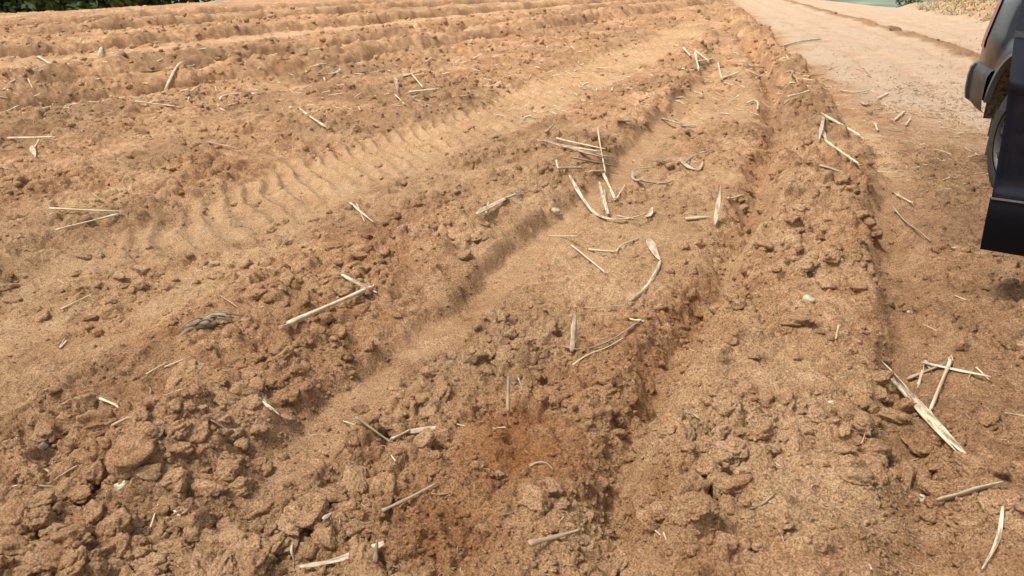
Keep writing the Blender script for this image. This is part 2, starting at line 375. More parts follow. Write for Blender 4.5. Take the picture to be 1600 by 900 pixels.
# ------------------------------------------------------------------ mesh helpers
def grid_object(name, P, faces, mat, attr=None, smooth=True):
    me = bpy.data.meshes.new(name)
    used = np.zeros(len(P), bool); used[faces.ravel()] = True
    idx = np.cumsum(used) - 1
    V = P[used].astype(f32); Fq = idx[faces].astype(np.int32)
    k = faces.shape[1]
    me.vertices.add(len(V)); me.vertices.foreach_set('co', V.ravel())
    me.loops.add(Fq.size); me.loops.foreach_set('vertex_index', Fq.ravel())
    me.polygons.add(len(Fq)); me.polygons.foreach_set('loop_start', np.arange(0, Fq.size, k, dtype=np.int32))
    me.polygons.foreach_set('loop_total', np.full(len(Fq), k, np.int32))
    if smooth: me.polygons.foreach_set('use_smooth', np.ones(len(Fq), bool))
    if attr is not None:
        ca_ = me.attributes.new('zone', 'FLOAT_COLOR', 'POINT')
        ca_.data.foreach_set('color', attr[used].astype(f32).ravel())
    me.update(calc_edges=True); me.validate()
    me.materials.append(mat)
    o = bpy.data.objects.new(name, me); COL.objects.link(o)
    return o
def tag(o, label=None, cat=None, group=None, kind=None):
    if label: o['label'] = label
    if cat: o['category'] = cat
    if group: o['group'] = group
    if kind: o['kind'] = kind
    return o

# ------------------------------------------------------------------ the ground sheet
yy = []
def rows(y0, y1, n): return list(np.linspace(y0, y1, n, endpoint=False))
pitch = math.radians(23.29); FPX = 1208.0
px_rows = rows(1000, 560, 330) + rows(560, 230, 460) + rows(230, 60, 360) + rows(60, -2, 150) + rows(-2, -28, 26)
Yr = []
for py in px_rows:
    b_ = (450 - py) / FPX
    Yr.append(1.55 * (math.cos(pitch) + b_ * math.sin(pitch)) / -(b_ * math.cos(pitch) - math.sin(pitch)))
Y0 = np.array(Yr)
behind = np.concatenate([-np.geomspace(200, 1.0, 26), np.linspace(-0.8, Y0[0] - 0.05, 34)])
beyond = np.geomspace(Y0[-1] * 1.04, 320, 24)
Yrow = np.concatenate([behind, Y0, beyond])
s_in = np.linspace(-0.72, 0.72, 650)
s_out = 0.72 + np.cumsum(np.geomspace(0.004, 0.35, 30))
S = np.concatenate([-s_out[::-1], s_in, s_out])
depth = np.maximum(Yrow * math.cos(pitch) + 1.55 * math.sin(pitch), 1.25)
depth = np.where(Yrow < 0.5, 1.25 + np.maximum(0, -Yrow) * 0.8, depth)
GX = S[None, :] * depth[:, None]
GY = np.repeat(Yrow[:, None], len(S), 1)
sx = np.gradient(GX, axis=1); sy = np.abs(np.gradient(GY, axis=0))
foot = np.maximum(sx, 0.8 * sy)
Z, RO, DA, PA, RD, BR = terrain(GX.ravel(), GY.ravel(), foot.ravel())
P3 = np.stack([GX.ravel(), GY.ravel(), Z], 1)
zone = np.stack([DA, PA, RD, BR], 1)
nr, nc = GX.shape
ii = np.arange(nr * nc).reshape(nr, nc)
quads = np.stack([ii[:-1, :-1], ii[:-1, 1:], ii[1:, 1:], ii[1:, :-1]], -1).reshape(-1, 4)
cx_ = GX.ravel()[quads].mean(1); cy_ = GY.ravel()[quads].mean(1)
onroad = cx_ > L_E(cy_) + 0.02
onbank = onroad & (cx_ > L_V(cy_) + 0.1) & (cy_ > 10)
tag(grid_object('ploughed_field', P3, quads[~onroad], M_GROUND, zone), kind='structure')
tag(grid_object('dirt_road', P3, quads[onroad & ~onbank], M_GROUND, zone), kind='structure')
tag(grid_object('road_bank', P3, quads[onbank], M_GROUND, zone), kind='structure')

# ------------------------------------------------------------------ vegetation and straw materials
def straw_material(name, c0, c1, c2, dark):
    m, nt, bs = new_mat(name)
    at = N(nt, 'ShaderNodeAttribute', attribute_name='strand')
    mp = N(nt, 'ShaderNodeMapping'); mp.inputs['Scale'].default_value = (5.0, 10.0, 1.0)
    nt.links.new(at.outputs['Vector'], mp.inputs['Vector'])
    oi = N(nt, 'ShaderNodeObjectInfo')
    va = N(nt, 'ShaderNodeVectorMath', operation='ADD'); nt.links.new(mp.outputs['Vector'], va.inputs[0])
    cb = N(nt, 'ShaderNodeCombineXYZ'); nt.links.new(mth(nt, 'MULTIPLY', oi.outputs['Random'], 50.0), cb.inputs[2]); nt.links.new(cb.outputs[0], va.inputs[1])
    streak = noise(nt, va.outputs[0], 1.0, 4, 0.65)
    c = ramp(nt, streak, [(0.34, c0), (0.5, c1), (0.66, c2)])
    blot = noise(nt, N(nt, 'ShaderNodeNewGeometry').outputs['Position'], 38, 4, 0.6)
    c = mix(nt, mth(nt, 'MULTIPLY', ramp(nt, blot, [(0.55, (0, 0, 0)), (0.68, (1, 1, 1))]), dark), c, (0.17, 0.105, 0.055))
    c = mix(nt, mth(nt, 'MULTIPLY', oi.outputs['Random'], 0.5), c, (0.36, 0.27, 0.17))
    nt.links.new(c, bs.inputs['Base Color']); bs.inputs['Roughness'].default_value = 0.62; bs.inputs['Specular IOR Level'].default_value = 0.3
    nt.links.new(bumpn(nt, streak, 0.6, 0.0015), bs.inputs['Normal'])
    return m
M_S = straw_material('straw_cream', (0.30, 0.22, 0.12), (0.52, 0.42, 0.26), (0.68, 0.58, 0.41), 0.6)
M_F = straw_material('straw_sheath', (0.09, 0.062, 0.036), (0.42, 0.33, 0.21), (0.64, 0.54, 0.39), 0.75)
M_DARK = straw_material('rotten_leaf', (0.035, 0.025, 0.016), (0.095, 0.064, 0.038), (0.22, 0.155, 0.095), 0.5)
M_D = straw_material('straw_weathered', (0.10, 0.07, 0.042), (0.24, 0.165, 0.095), (0.46, 0.35, 0.23), 0.5)
def simple_mat(name, col, rough=0.6, metal=0.0, spec=0.5, coat=0.0, var=0.0, scale=8.0, col2=None):
    m, nt, bs = new_mat(name)
    bs.inputs['Base Color'].default_value = (*col, 1); bs.inputs['Roughness'].default_value = rough; bs.inputs['Metallic'].default_value = metal
    bs.inputs['Specular IOR Level'].default_value = spec; bs.inputs['Coat Weight'].default_value = coat; bs.inputs['Coat Roughness'].default_value = 0.03
    if col2:
        co = N(nt, 'ShaderNodeNewGeometry').outputs['Position']
        nt.links.new(mix(nt, ramp(nt, noise(nt, co, scale, 5, 0.65), [(0.5 - var, (0, 0, 0)), (0.5 + var, (1, 1, 1))]), col, col2), bs.inputs['Base Color'])
    return m

rng = np.random.default_rng(7)
rnd = random.Random(5)
def poly_mesh(name, V, F, mat, attr=None, smooth=True):
    me = bpy.data.meshes.new(name); me.from_pydata([tuple(map(float, v)) for v in V], [], [tuple(map(int, f)) for f in F])
    if smooth: me.polygons.foreach_set('use_smooth', np.ones(len(me.polygons), bool))
    if attr is not None:
        at = me.attributes.new('strand', 'FLOAT_VECTOR', 'POINT'); at.data.foreach_set('vector', np.asarray(attr, f32).ravel())
    me.materials.append(mat); me.update(); return me
def resample(P, n):
    P = np.asarray(P, float)
    if len(P) == 3:                                     # quadratic through the three points
        d0 = np.linalg.norm(P[1] - P[0]); d1 = np.linalg.norm(P[2] - P[1]); tm = d0 / max(d0 + d1, 1e-6); tm = min(max(tm, .2), .8)
        t = np.linspace(0, 1, n)[:, None]
        return P[0] * ((t - tm) * (t - 1)) / (tm) + P[1] * (t * (t - 1)) / (tm * (tm - 1)) + P[2] * (t * (t - tm)) / (1 - tm)
    d = np.concatenate([[0], np.cumsum(np.linalg.norm(np.diff(P, axis=0), axis=1))]); t = np.linspace(0, d[-1], n)
    Q = np.stack([np.interp(t, d, P[:, k]) for k in range(P.shape[1])], 1)
    for _ in range(3): Q[1:-1] = 0.25 * Q[:-2] + 0.5 * Q[1:-1] + 0.25 * Q[2:]
    return Q
def strand_geo(Q, w, kind, seed):
    """Q: n x 3 centre line -> verts, faces, strand coords"""
    r_ = np.random.default_rng(seed); n = len(Q)
    m = {'s': 12, 'f': 12, 't': 6, 'd': 8}[kind]
    T = np.gradient(Q, axis=0); T /= np.linalg.norm(T, axis=1)[:, None] + 1e-9
    up = np.array([0, 0, 1.0]) + 0.35 * r_.normal(size=3); S_ = np.cross(T, up); S_ /= np.linalg.norm(S_, axis=1)[:, None] + 1e-9; U = np.cross(S_, T)
    t = np.linspace(0, 1, n)
    tw = r_.uniform(-0.5, 0.5) + (t - .5) * r_.uniform(-1.4, 1.4) * (1.0 if kind in 'fd' else 0.2)
    a_ = np.arange(m) / m * 2 * math.pi
    L = np.linalg.norm(np.diff(Q, axis=0), axis=1).sum()
    if kind == 's':
        wid = 0.37 * w * (0.86 + 0.14 * np.cos(6.28 * t)) * (1 - 0.18 * t); th = wid * 0.82
        prof = 1 + 0.10 * np.where(np.arange(m) % 3 == 0, -1, 0.4) + 0.05 * r_.normal(size=m)
    elif kind == 'f':
        end = np.minimum(1, 0.5 + 4 * t) * (0.30 + 0.70 * np.minimum(1, 2.6 * (1 - t))) * (1 + 0.18 * r_.normal() * np.sin(t * 5))
        wid = (0.52 if w > 0.018 else 0.42) * w * end * (1 + 0.10 * np.sin(t * 9 + seed)); th = wid * 0.22 + 0.0008
        prof = 1 + 0.08 * r_.normal(size=m)
    elif kind == 't':
        wid = 0.5 * w * (1 - 0.6 * t); th = wid; prof = np.ones(m)
    else:
        wid = 0.5 * w * (1 - 0.45 * t) * (1 + 0.15 * np.sin(t * 13 + seed)); th = wid * 0.6; prof = 1 + 0.14 * r_.normal(size=m)
    V = []; A = []
    for i in range(n):
        c, s = math.cos(tw[i]), math.sin(tw[i])
        for j in range(m):
            x_ = math.cos(a_[j]) * wid[i] * prof[j]; z_ = math.sin(a_[j]) * th[i] * prof[j]
            if kind == 'f': z_ += 0.34 * x_ * x_ / max(wid[i], 1e-5) * (1 if seed % 2 else -0.6) + 0.10 * wid[i] * math.sin(j * 2.6)
            x2, z2 = x_ * c - z_ * s, x_ * s + z_ * c
            V.append(Q[i] + S_[i] * x2 + U[i] * z2); A.append((j / m * 1.0, t[i] * L, 0))
    Fc = [(i * m + j, i * m + (j + 1) % m, (i + 1) * m + (j + 1) % m, (i + 1) * m + j) for i in range(n - 1) for j in range(m)]
    Fc += [tuple(range(m))[::-1], tuple((n - 1) * m + j for j in range(m))]
    return V, Fc, A
def lay(paths, lifts, stiff, pct=88):
    """drape many 2-D paths on the soil in one go; returns 3-D centre lines"""
    ns_ = [len(p) for p in paths]; allp = np.concatenate(paths)
    z = terrain(allp[:, 0], allp[:, 1], 0.004)[0]
    out = []; k = 0
    for p, n, lf, sf in zip(paths, ns_, lifts, stiff):
        zz = z[k:k + n]; k += n
        t = np.linspace(-1, 1, n); deg = 1 if sf else 2
        fit = np.polyval(np.polyfit(t, zz, deg), t)
        fit = fit + np.percentile(zz - fit, 97 if lf > 0.007 else pct) + lf
        out.append(np.concatenate([p, fit[:, None]], 1))
    return out
NAME = {'s': 'straw_stalk', 'f': 'straw_leaf', 't': 'thin_straw', 'd': 'dry_twig'}
MATK = {'s': M_S, 'f': M_F, 't': M_S, 'd': M_D}

# ------------------------------------------------------------------ straw, each piece a thing
STRAWS = [
    ([(-2.892, 4.639), (-2.701, 4.654), (-2.48, 4.665)], 0.0202, 's', 'long pale stalk, upper arm of the open V on the wide tyre track'),
    ([(-2.472, 4.646), (-2.597, 4.507), (-2.69, 4.325)], 0.0235, 's', 'long pale stalk, lower arm of the open V on the wide tyre track'),
    ([(-2.209, 3.44), (-2.19, 3.552), (-2.18, 3.68)], 0.0129, 's', 'short single yellowish straw lying alone on the smooth sand at the left edge'),
    ([(-0.951, 2.959), (-0.841, 3.223), (-0.68, 3.446)], 0.0382, 's', 'thickest cream stalk, lying across the cloddy ridge left of the narrow wheel mark'),
    ([(-0.839, 3.523), (-0.746, 3.475), (-0.652, 3.425)], 0.0251, 'f', 'cream leaf sheath crossing the upper end of the thickest stalk'),
    ([(-1.103, 5.073), (-0.959, 4.726), (-0.855, 4.535)], 0.0166, 't', 'thin grey straw on the smooth slope above the cloddy middle ridge'),
    ([(-1.06, 5.079), (-0.97, 4.762), (-0.917, 4.581)], 0.0125, 't', 'hair-thin straw beside a thin grey straw on the slope above the middle ridge'),
    ([(-0.21, 4.387), (-0.099, 4.569), (0.025, 4.918)], 0.032, 'f', 'weathered sheath lying alone on the clods just left of the narrow wheel mark'),
    ([(-0.157, 4.527), (-0.139, 4.599), (-0.122, 4.708)], 0.0159, 't', 'short upright straw tip sticking up behind the weathered sheath'),
    ([(-0.041, 4.711), (0.0, 4.925), (0.065, 5.047)], 0.0168, 'd', 'dark twig at the upper tip of the weathered sheath'),
    ([(0.225, 6.715), (0.434, 6.068), (0.7, 6.011)], 0.0368, 'f', 'uppermost long flat straw of the biggest straw heap'),
    ([(0.272, 6.499), (0.456, 6.018), (0.699, 5.905)], 0.0362, 'd', 'dark edged straw under the top one in the biggest straw heap'),
    ([(0.39, 6.666), (0.521, 6.22), (0.743, 6.094)], 0.0212, 't', 'thin straw at the back of the biggest straw heap'),
    ([(0.411, 6.131), (0.583, 6.029), (0.768, 6.073)], 0.0204, 's', 'thin pale straw in the middle of the biggest straw heap'),
    ([(0.344, 5.631), (0.448, 5.882), (0.536, 5.874)], 0.0344, 's', 'short cream piece at the lower left of the biggest straw heap'),
    ([(0.344, 5.899), (0.344, 5.727), (0.343, 5.598)], 0.0195, 't', 'tiny upright straw at the lower left end of the biggest straw heap'),
    ([(0.477, 5.945), (0.62, 5.866), (0.826, 6.021)], 0.0251, 'd', 'brown straw along the lower edge of the biggest straw heap'),
    ([(0.598, 5.778), (0.651, 5.819), (0.723, 5.882)], 0.0296, 's', 'cream stub at the lower right of the biggest straw heap'),
    ([(0.736, 6.642), (0.689, 6.079), (0.714, 5.784)], 0.0207, 's', 'upright thin straw crossing over the biggest straw heap'),
    ([(0.608, 6.323), (0.685, 6.293), (0.794, 6.415)], 0.0318, 'f', 'curled flat straw at the upper right of the biggest straw heap'),
    ([(0.425, 5.538), (0.481, 5.221), (0.555, 4.736), (0.694, 4.549), (0.865, 4.626)], 0.0298, 'f', 'long curved grey sheath bent like a hook below the biggest straw heap'),
    ([(0.846, 4.634), (0.895, 4.781), (0.927, 4.898)], 0.0289, 'f', 'upturned broad tip at the right end of the long curved sheath'),
    ([(0.66, 5.741), (0.646, 5.333), (0.613, 4.741)], 0.0317, 'f', 'left one of the two broad sheaths hanging below the biggest straw heap'),
    ([(0.711, 5.858), (0.72, 5.619), (0.694, 5.036)], 0.0376, 's', 'right one of the two broad sheaths hanging below the biggest straw heap'),
    ([(0.686, 5.569), (0.652, 5.149), (0.62, 4.764)], 0.0222, 's', 'narrow straw lying between the two broad sheaths below the biggest heap'),
    ([(0.704, 5.049), (0.753, 5.227), (0.811, 5.39)], 0.0134, 't', 'thin twig leaning at the foot of the right broad sheath'),
    ([(0.682, 4.731), (0.726, 4.699), (0.773, 4.681)], 0.0163, 's', 'short pale straw inside the bend of the long curved sheath'),
    ([(0.231, 4.532), (0.288, 4.195), (0.363, 4.156)], 0.0189, 's', 'left arm of the forked straw right of the narrow wheel mark'),
    ([(0.342, 4.169), (0.411, 4.035), (0.486, 3.772)], 0.0177, 's', 'long lower arm of the forked straw right of the narrow wheel mark'),
    ([(0.438, 4.134), (0.514, 4.095), (0.587, 4.072)], 0.0145, 't', 'level part of the kinked straw right of the forked straw'),
    ([(0.586, 4.061), (0.662, 4.224), (0.75, 4.313)], 0.0148, 's', 'rising part of the kinked straw right of the forked straw'),
    ([(0.799, 4.269), (0.801, 4.099), (0.806, 3.924)], 0.0398, 'f', 'broad pale leaf piece pointing down at the top of the sickle shaped stem'),
    ([(0.804, 3.896), (0.715, 3.652), (0.627, 3.462), (0.538, 3.315)], 0.0226, 'f', 'sickle shaped grey stem curving down on the pale flat earth'),
    ([(0.538, 3.315), (0.41, 3.325), (0.239, 3.268)], 0.0121, 'd', 'thin brown tail running left from the sickle shaped stem'),
    ([(0.307, 3.174), (0.276, 3.033), (0.25, 2.868)], 0.0253, 'f', 'short pointed cream leaf standing at the left end of a bent stem'),
    ([(0.217, 2.9), (0.249, 2.857), (0.321, 2.863), (0.415, 2.929), (0.575, 3.117)], 0.0137, 'd', 'thin bent stem running right from the short pointed cream leaf'),
    ([(0.247, 2.758), (0.306, 2.833), (0.406, 2.898), (0.485, 2.987)], 0.0107, 's', 'thin pale stem below and alongside the thin bent stem'),
    ([(0.523, 3.195), (0.55, 3.144), (0.579, 3.126)], 0.0174, 's', 'short cream stub at the right tip of the thin bent stem'),
    ([(-0.642, 2.498), (-0.606, 2.435), (-0.531, 2.245)], 0.0094, 's', 'left prong of the broken stalk beside the red damp mound'),
    ([(-0.56, 2.419), (-0.546, 2.307), (-0.535, 2.245)], 0.0091, 's', 'short prong at the fork of the broken stalk beside the red damp mound'),
    ([(-0.531, 2.242), (-0.467, 2.226), (-0.406, 2.204)], 0.0176, 'd', 'brown middle length of the broken stalk beside the red damp mound'),
    ([(-0.406, 2.204), (-0.385, 2.229), (-0.358, 2.275)], 0.0177, 's', 'short rising length of the broken stalk beside the red damp mound'),
    ([(-0.362, 2.27), (-0.292, 2.296), (-0.229, 2.344)], 0.0248, 'f', 'broad frayed end of the broken stalk pointing at the red damp mound'),
    ([(-0.007, 2.566), (-0.012, 2.455), (-0.014, 2.353)], 0.0237, 'd', 'grey stub standing upright in the red damp mound'),
    ([(-0.007, 2.555), (0.015, 2.545), (0.039, 2.517)], 0.0122, 's', 'small pale flap bent over at the top of the upright stub'),
    ([(1.423, 2.63), (1.409, 2.298), (1.39, 1.966)], 0.0289, 'f', 'longest broad dry sheath at the lower right, upper of the pair'),
    ([(1.42, 2.549), (1.368, 2.188), (1.38, 2.002)], 0.0219, 'f', 'second broad dry sheath alongside the longest one at the lower right'),
    ([(1.416, 2.288), (1.394, 2.224), (1.382, 2.182)], 0.0065, 't', 'wisp of straw across the two broad dry sheaths'),
    ([(1.592, 2.647), (1.629, 2.489), (1.717, 2.42)], 0.0215, 'f', 'pale pointed leaf lying level beyond the longest broad sheath'),
    ([(1.664, 2.585), (1.559, 2.45), (1.463, 2.315)], 0.0211, 's', 'pale straight piece leaning across the pale pointed leaf'),
    ([(1.522, 2.598), (1.572, 2.592), (1.65, 2.584)], 0.0172, 'd', 'twisted brown leaf left of the crossing pale pieces'),
    ([(1.526, 2.522), (1.546, 2.554), (1.567, 2.582)], 0.0194, 's', 'small upright stub under the twisted brown leaf'),
    ([(1.738, 2.541), (1.733, 2.49), (1.725, 2.434)], 0.0094, 't', 'short dark twig right of the pale pointed leaf'),
    ([(1.246, 1.836), (1.303, 1.793), (1.382, 1.781)], 0.0277, 'f', 'broad striped leaf base beside the white pebble in the lower right corner'),
    ([(1.38, 1.766), (1.313, 1.658), (1.26, 1.58), (1.182, 1.506)], 0.0153, 'f', 'narrow leaf curving down to the bottom edge in the lower right corner'),
    ([(-0.577, 1.63), (-0.481, 1.668), (-0.36, 1.714)], 0.025, 'f', 'broad crumpled husk at the bottom edge left of the middle'),
    ([(-0.373, 1.642), (-0.366, 1.693), (-0.356, 1.712)], 0.0143, 'd', 'dark husk stub standing at the right end of the crumpled husk'),
    ([(-0.814, 1.63), (-0.781, 1.662), (-0.744, 1.703)], 0.0107, 'f', 'grey curved leaf at the bottom edge left of the crumpled husk'),
    ([(-0.617, 1.748), (-0.615, 1.719), (-0.605, 1.665)], 0.0182, 'f', 'short cream chip standing upright near the bottom edge'),
    ([(-1.074, 1.916), (-1.074, 1.872), (-1.046, 1.782)], 0.0096, 's', 'left one of two pale straws spread apart above the big slab clod'),
    ([(-1.062, 1.911), (-1.026, 1.878), (-0.982, 1.836)], 0.0116, 's', 'right one of two pale straws spread apart above the big slab clod'),
    ([(-1.591, 1.95), (-1.568, 1.96), (-1.532, 1.96)], 0.01, 's', 'pale straw reaching in from the left edge near the bottom'),
    ([(-1.026, 2.239), (-1.005, 2.241), (-0.972, 2.263)], 0.011, 's', 'small cream peg among the clods of the lower left'),
    ([(-0.922, 2.439), (-0.897, 2.411), (-0.865, 2.362)], 0.021, 's', 'thick cream splinter in the small dark nest of the cloddy ridge'),
    ([(-0.918, 2.462), (-0.881, 2.428), (-0.839, 2.378)], 0.0117, 'f', 'thin splinter beside the thick cream splinter in the dark nest'),
    ([(-1.388, 2.717), (-1.359, 2.723), (-1.316, 2.73)], 0.0128, 's', 'short straw lying on the top edge of a big clod below the dry stump'),
    ([(-4.567, 6.974), (-4.343, 6.942), (-4.041, 6.781)], 0.0345, 's', 'level cream stalk near the left edge above the clod belt'),
    ([(-4.085, 6.515), (-3.914, 6.243), (-3.741, 5.981)], 0.0367, 'f', 'cream leaf hanging below the level stalk near the left edge'),
    ([(-4.086, 6.638), (-4.018, 6.493), (-4.027, 6.455)], 0.0218, 's', 'small straw leaning on the level stalk near the left edge'),
    ([(-4.034, 8.405), (-3.82, 8.397), (-3.581, 8.339)], 0.0344, 's', 'pale straw lying in the nearest furrow at the upper left'),
    ([(-4.913, 10.322), (-4.827, 10.479), (-4.713, 10.681)], 0.0511, 'f', 'level grey straw on the upper left ridge'),
    ([(-4.333, 9.84), (-4.349, 10.169), (-4.749, 11.596)], 0.051, 's', 'bent pale straw rising right of the level grey straw'),
    ([(-3.279, 8.82), (-3.28, 9.259), (-3.014, 9.444)], 0.0299, 't', 'thin arched straw in the nearest furrow at the upper left'),
    ([(-3.58, 8.804), (-3.636, 9.094), (-3.917, 9.987)], 0.0227, 't', 'thin straw standing up out of the nearest furrow'),
    ([(-2.627, 10.702), (-2.463, 10.822), (-2.441, 11.29)], 0.0441, 'f', 'small curled grey straw like a hook on the upper left ground'),
    ([(-2.173, 8.008), (-1.947, 7.535), (-1.736, 7.168)], 0.0375, 's', 'short straight straw lying slantwise above the pressed tyre bars'),
    ([(-2.59, 6.541), (-2.486, 6.528), (-2.217, 6.214)], 0.0215, 'd', 'dark twig in the clod belt left of the pressed tyre bars'),
    ([(-1.52, 10.328), (-1.432, 9.588), (-1.328, 9.157)], 0.0472, 'f', 'upright left piece of the straw ring above the tyre bars'),
    ([(-1.361, 9.18), (-1.262, 8.828), (-1.153, 8.386)], 0.0287, 's', 'lower leg of the straw ring above the tyre bars'),
    ([(-1.201, 9.214), (-1.066, 9.356), (-0.898, 9.367)], 0.0455, 's', 'level lower piece of the straw ring above the tyre bars'),
    ([(-1.286, 10.265), (-1.178, 9.818), (-1.068, 9.388)], 0.0319, 's', 'right slanting piece of the straw ring above the tyre bars'),
    ([(-1.486, 10.33), (-1.35, 10.457), (-1.172, 10.768)], 0.0424, 'f', 'top piece of the straw ring above the tyre bars'),
    ([(-1.223, 11.262), (-1.204, 11.532), (-1.272, 12.703)], 0.0475, 's', 'small upright straw right of the straw ring'),
    ([(-7.473, 12.63), (-7.017, 11.996), (-6.36, 11.106)], 0.0477, 'f', 'grey straw slanting down on the far upper left ridge'),
    ([(-7.007, 13.741), (-6.366, 12.417), (-5.753, 11.128)], 0.0398, 'f', 'short grey straw standing on the far upper left ridge'),
    ([(2.811, 13.2), (2.798, 12.876), (2.766, 12.433)], 0.0615, 's', 'first straw of the little pale pile in the far field'),
    ([(2.954, 12.941), (2.937, 12.492), (3.009, 12.345)], 0.0504, 's', 'second straw of the little pale pile in the far field'),
    ([(2.832, 12.412), (2.724, 11.776), (2.685, 11.453)], 0.0572, 's', 'front straw of the little pale pile in the far field'),
    ([(2.765, 11.881), (2.986, 12.333), (3.232, 12.854)], 0.0495, 's', 'flat straw of the little pale pile in the far field'),
    ([(2.454, 11.46), (2.593, 11.429), (2.899, 11.531)], 0.0369, 'd', 'brown straw at the foot of the little pale pile'),
    ([(3.117, 12.078), (2.92, 11.176), (2.789, 10.538)], 0.0454, 's', 'upright piece of the small angle of straw right of the pale pile'),
    ([(2.826, 10.69), (2.983, 10.869), (3.13, 10.997)], 0.0526, 's', 'level piece of the small angle of straw right of the pale pile'),
    ([(3.367, 11.465), (3.777, 12.362), (3.838, 12.17)], 0.0386, 'd', 'thin dark straw lying near the far end of the right ridge'),
    ([(2.643, 8.777), (2.721, 8.87), (2.654, 8.442)], 0.0356, 's', 'tiny arched straw on the bed left of the right ridge'),
    ([(2.815, 7.981), (2.896, 7.953), (3.126, 8.301)], 0.0396, 's', 'pair straw lying on the right ridge just before its dark shoulder'),
    ([(3.443, 9.748), (3.435, 9.669), (3.345, 9.468)], 0.0623, 's', 'white chip on the far right ridge beside the road'),
    ([(2.911, 7.243), (3.06, 7.173), (3.076, 6.793)], 0.0527, 's', 'straight pale cane lying over the right edge of the right ridge'),
    ([(2.824, 7.05), (2.679, 6.695), (2.444, 6.121)], 0.0275, 'f', 'left prong of the split leaf hanging from the pale cane'),
    ([(2.71, 6.756), (2.64, 6.507), (2.474, 6.011)], 0.0267, 'f', 'right prong of the split leaf hanging from the pale cane'),
    ([(2.449, 5.981), (2.424, 5.625), (2.398, 5.265)], 0.0284, 's', 'thin bent cane below the straight pale cane'),
    ([(2.197, 5.411), (2.236, 5.281), (2.293, 5.2)], 0.0269, 'd', 'grey brown stick on the right ridge below the thin bent cane'),
    ([(4.843, 14.337), (5.186, 14.685), (5.869, 15.432)], 0.0588, 's', 'long arched straw on the road verge in the distance'),
    ([(1.095, 4.668), (1.191, 4.699), (1.284, 4.709)], 0.0244, 'f', 'level grey straw on the pale flat earth near the right ridge'),
    ([(1.524, 5.381), (1.44, 5.082), (1.348, 4.8), (1.265, 4.588)], 0.0214, 'f', 'curved standing leaf next to the level grey straw'),
    ([(1.481, 5.101), (1.568, 5.255), (1.638, 5.33)], 0.027, 's', 'short pale straw right of the curved standing leaf'),
    ([(1.353, 6.121), (1.396, 6.005), (1.432, 5.892)], 0.0305, 'f', 'lower edge straw of the small loop left of the right ridge'),
    ([(1.393, 6.07), (1.553, 6.374), (1.821, 6.629)], 0.0214, 'd', 'thin wiry straw of the small loop left of the right ridge'),
    ([(1.434, 5.903), (1.488, 5.987), (1.53, 6.108)], 0.0253, 'f', 'curled straw end of the small loop left of the right ridge'),
    ([(0.918, 5.368), (0.906, 5.689), (0.969, 6.048), (1.068, 5.951)], 0.0294, 'd', 'brown curled stem beside the dark root tuft'),
    ([(0.951, 5.5), (1.053, 5.485), (1.194, 5.606)], 0.0236, 'd', 'brown straw lying right of the brown curled stem'),
    ([(1.559, 8.047), (1.669, 8.02), (1.684, 7.594)], 0.0391, 'd', 'dark straw above the dark root tuft'),
    ([(1.67, 7.585), (1.732, 7.585), (1.788, 7.553)], 0.0313, 's', 'pale end straw next to the dark straw above the root tuft'),
    ([(0.966, 7.196), (1.044, 7.251), (1.12, 7.282)], 0.03, 'd', 'dark short twig left of the dark straw above the root tuft'),
    ([(0.3, 6.931), (0.347, 7.201), (0.401, 7.449)], 0.0299, 'd', 'dark splinter above the biggest straw heap'),
    ([(2.423, 4.719), (2.331, 4.37), (2.314, 4.143), (2.28, 3.972)], 0.0188, 'd', 'thin long twig lying on the brown lane near the car door'),
    ([(2.255, 3.914), (2.298, 3.871), (2.368, 3.868)], 0.0137, 's', 'thin pale straw on the brown lane below the car door'),
    ([(2.574, 5.001), (2.557, 4.858), (2.549, 4.751)], 0.0209, 's', 'short straw beside the ridge edge on the brown lane'),
    ([(3.723, 7.548), (3.852, 7.734), (3.984, 7.923)], 0.0382, 's', 'small cream stick among the trash on the brown lane'),
    ([(3.425, 7.31), (3.371, 7.17), (3.293, 6.964)], 0.0355, 's', 'tiny cream peg standing among the trash on the brown lane'),
    ([(3.816, 8.573), (3.748, 8.294), (3.9, 8.488)], 0.0346, 'f', 'bent straw in the straw litter at the road side'),
    ([(3.881, 9.303), (3.979, 9.145), (4.185, 9.276)], 0.0301, 's', 'longest straw of the straw litter at the road side'),
    ([(4.099, 8.783), (4.205, 8.899), (4.292, 8.998)], 0.0435, 's', 'thick short straw of the straw litter at the road side'),
    ([(3.697, 7.269), (3.769, 7.381), (3.883, 7.581)], 0.0306, 's', 'tiny forked straw on the brown lane left of the tyre'),
    ([(-0.389, 1.864), (-0.311, 1.89), (-0.238, 1.987)], 0.0118, 'd', 'thin dry sheath on the red damp soil at the bottom'),
    ([(-0.543, 1.779), (-0.539, 1.81), (-0.535, 1.841)], 0.017, 'f', 'left chip of the three pale chips at the bottom'),
    ([(-0.501, 1.79), (-0.503, 1.808), (-0.503, 1.83)], 0.0132, 'f', 'middle chip of the three pale chips at the bottom'),
    ([(-0.479, 1.814), (-0.484, 1.831), (-0.489, 1.844)], 0.0133, 's', 'right chip of the three pale chips at the bottom'),
    ([(0.047, 1.701), (0.109, 1.718), (0.197, 1.785)], 0.0165, 'd', 'dirty half buried stick near the bottom edge'),
    ([(0.058, 2.063), (0.1, 2.074), (0.131, 2.042)], 0.0083, 'd', 'arched root in the crumbs right of the red damp mound'),
    ([(0.621, 1.702), (0.669, 1.711), (0.718, 1.724)], 0.007, 'd', 'thin curved twig touching the biggest clod of the right ridge'),
    ([(0.915, 1.537), (0.909, 1.523), (0.89, 1.484)], 0.0113, 's', 'pale straw end at the bottom edge right of the right ridge'),
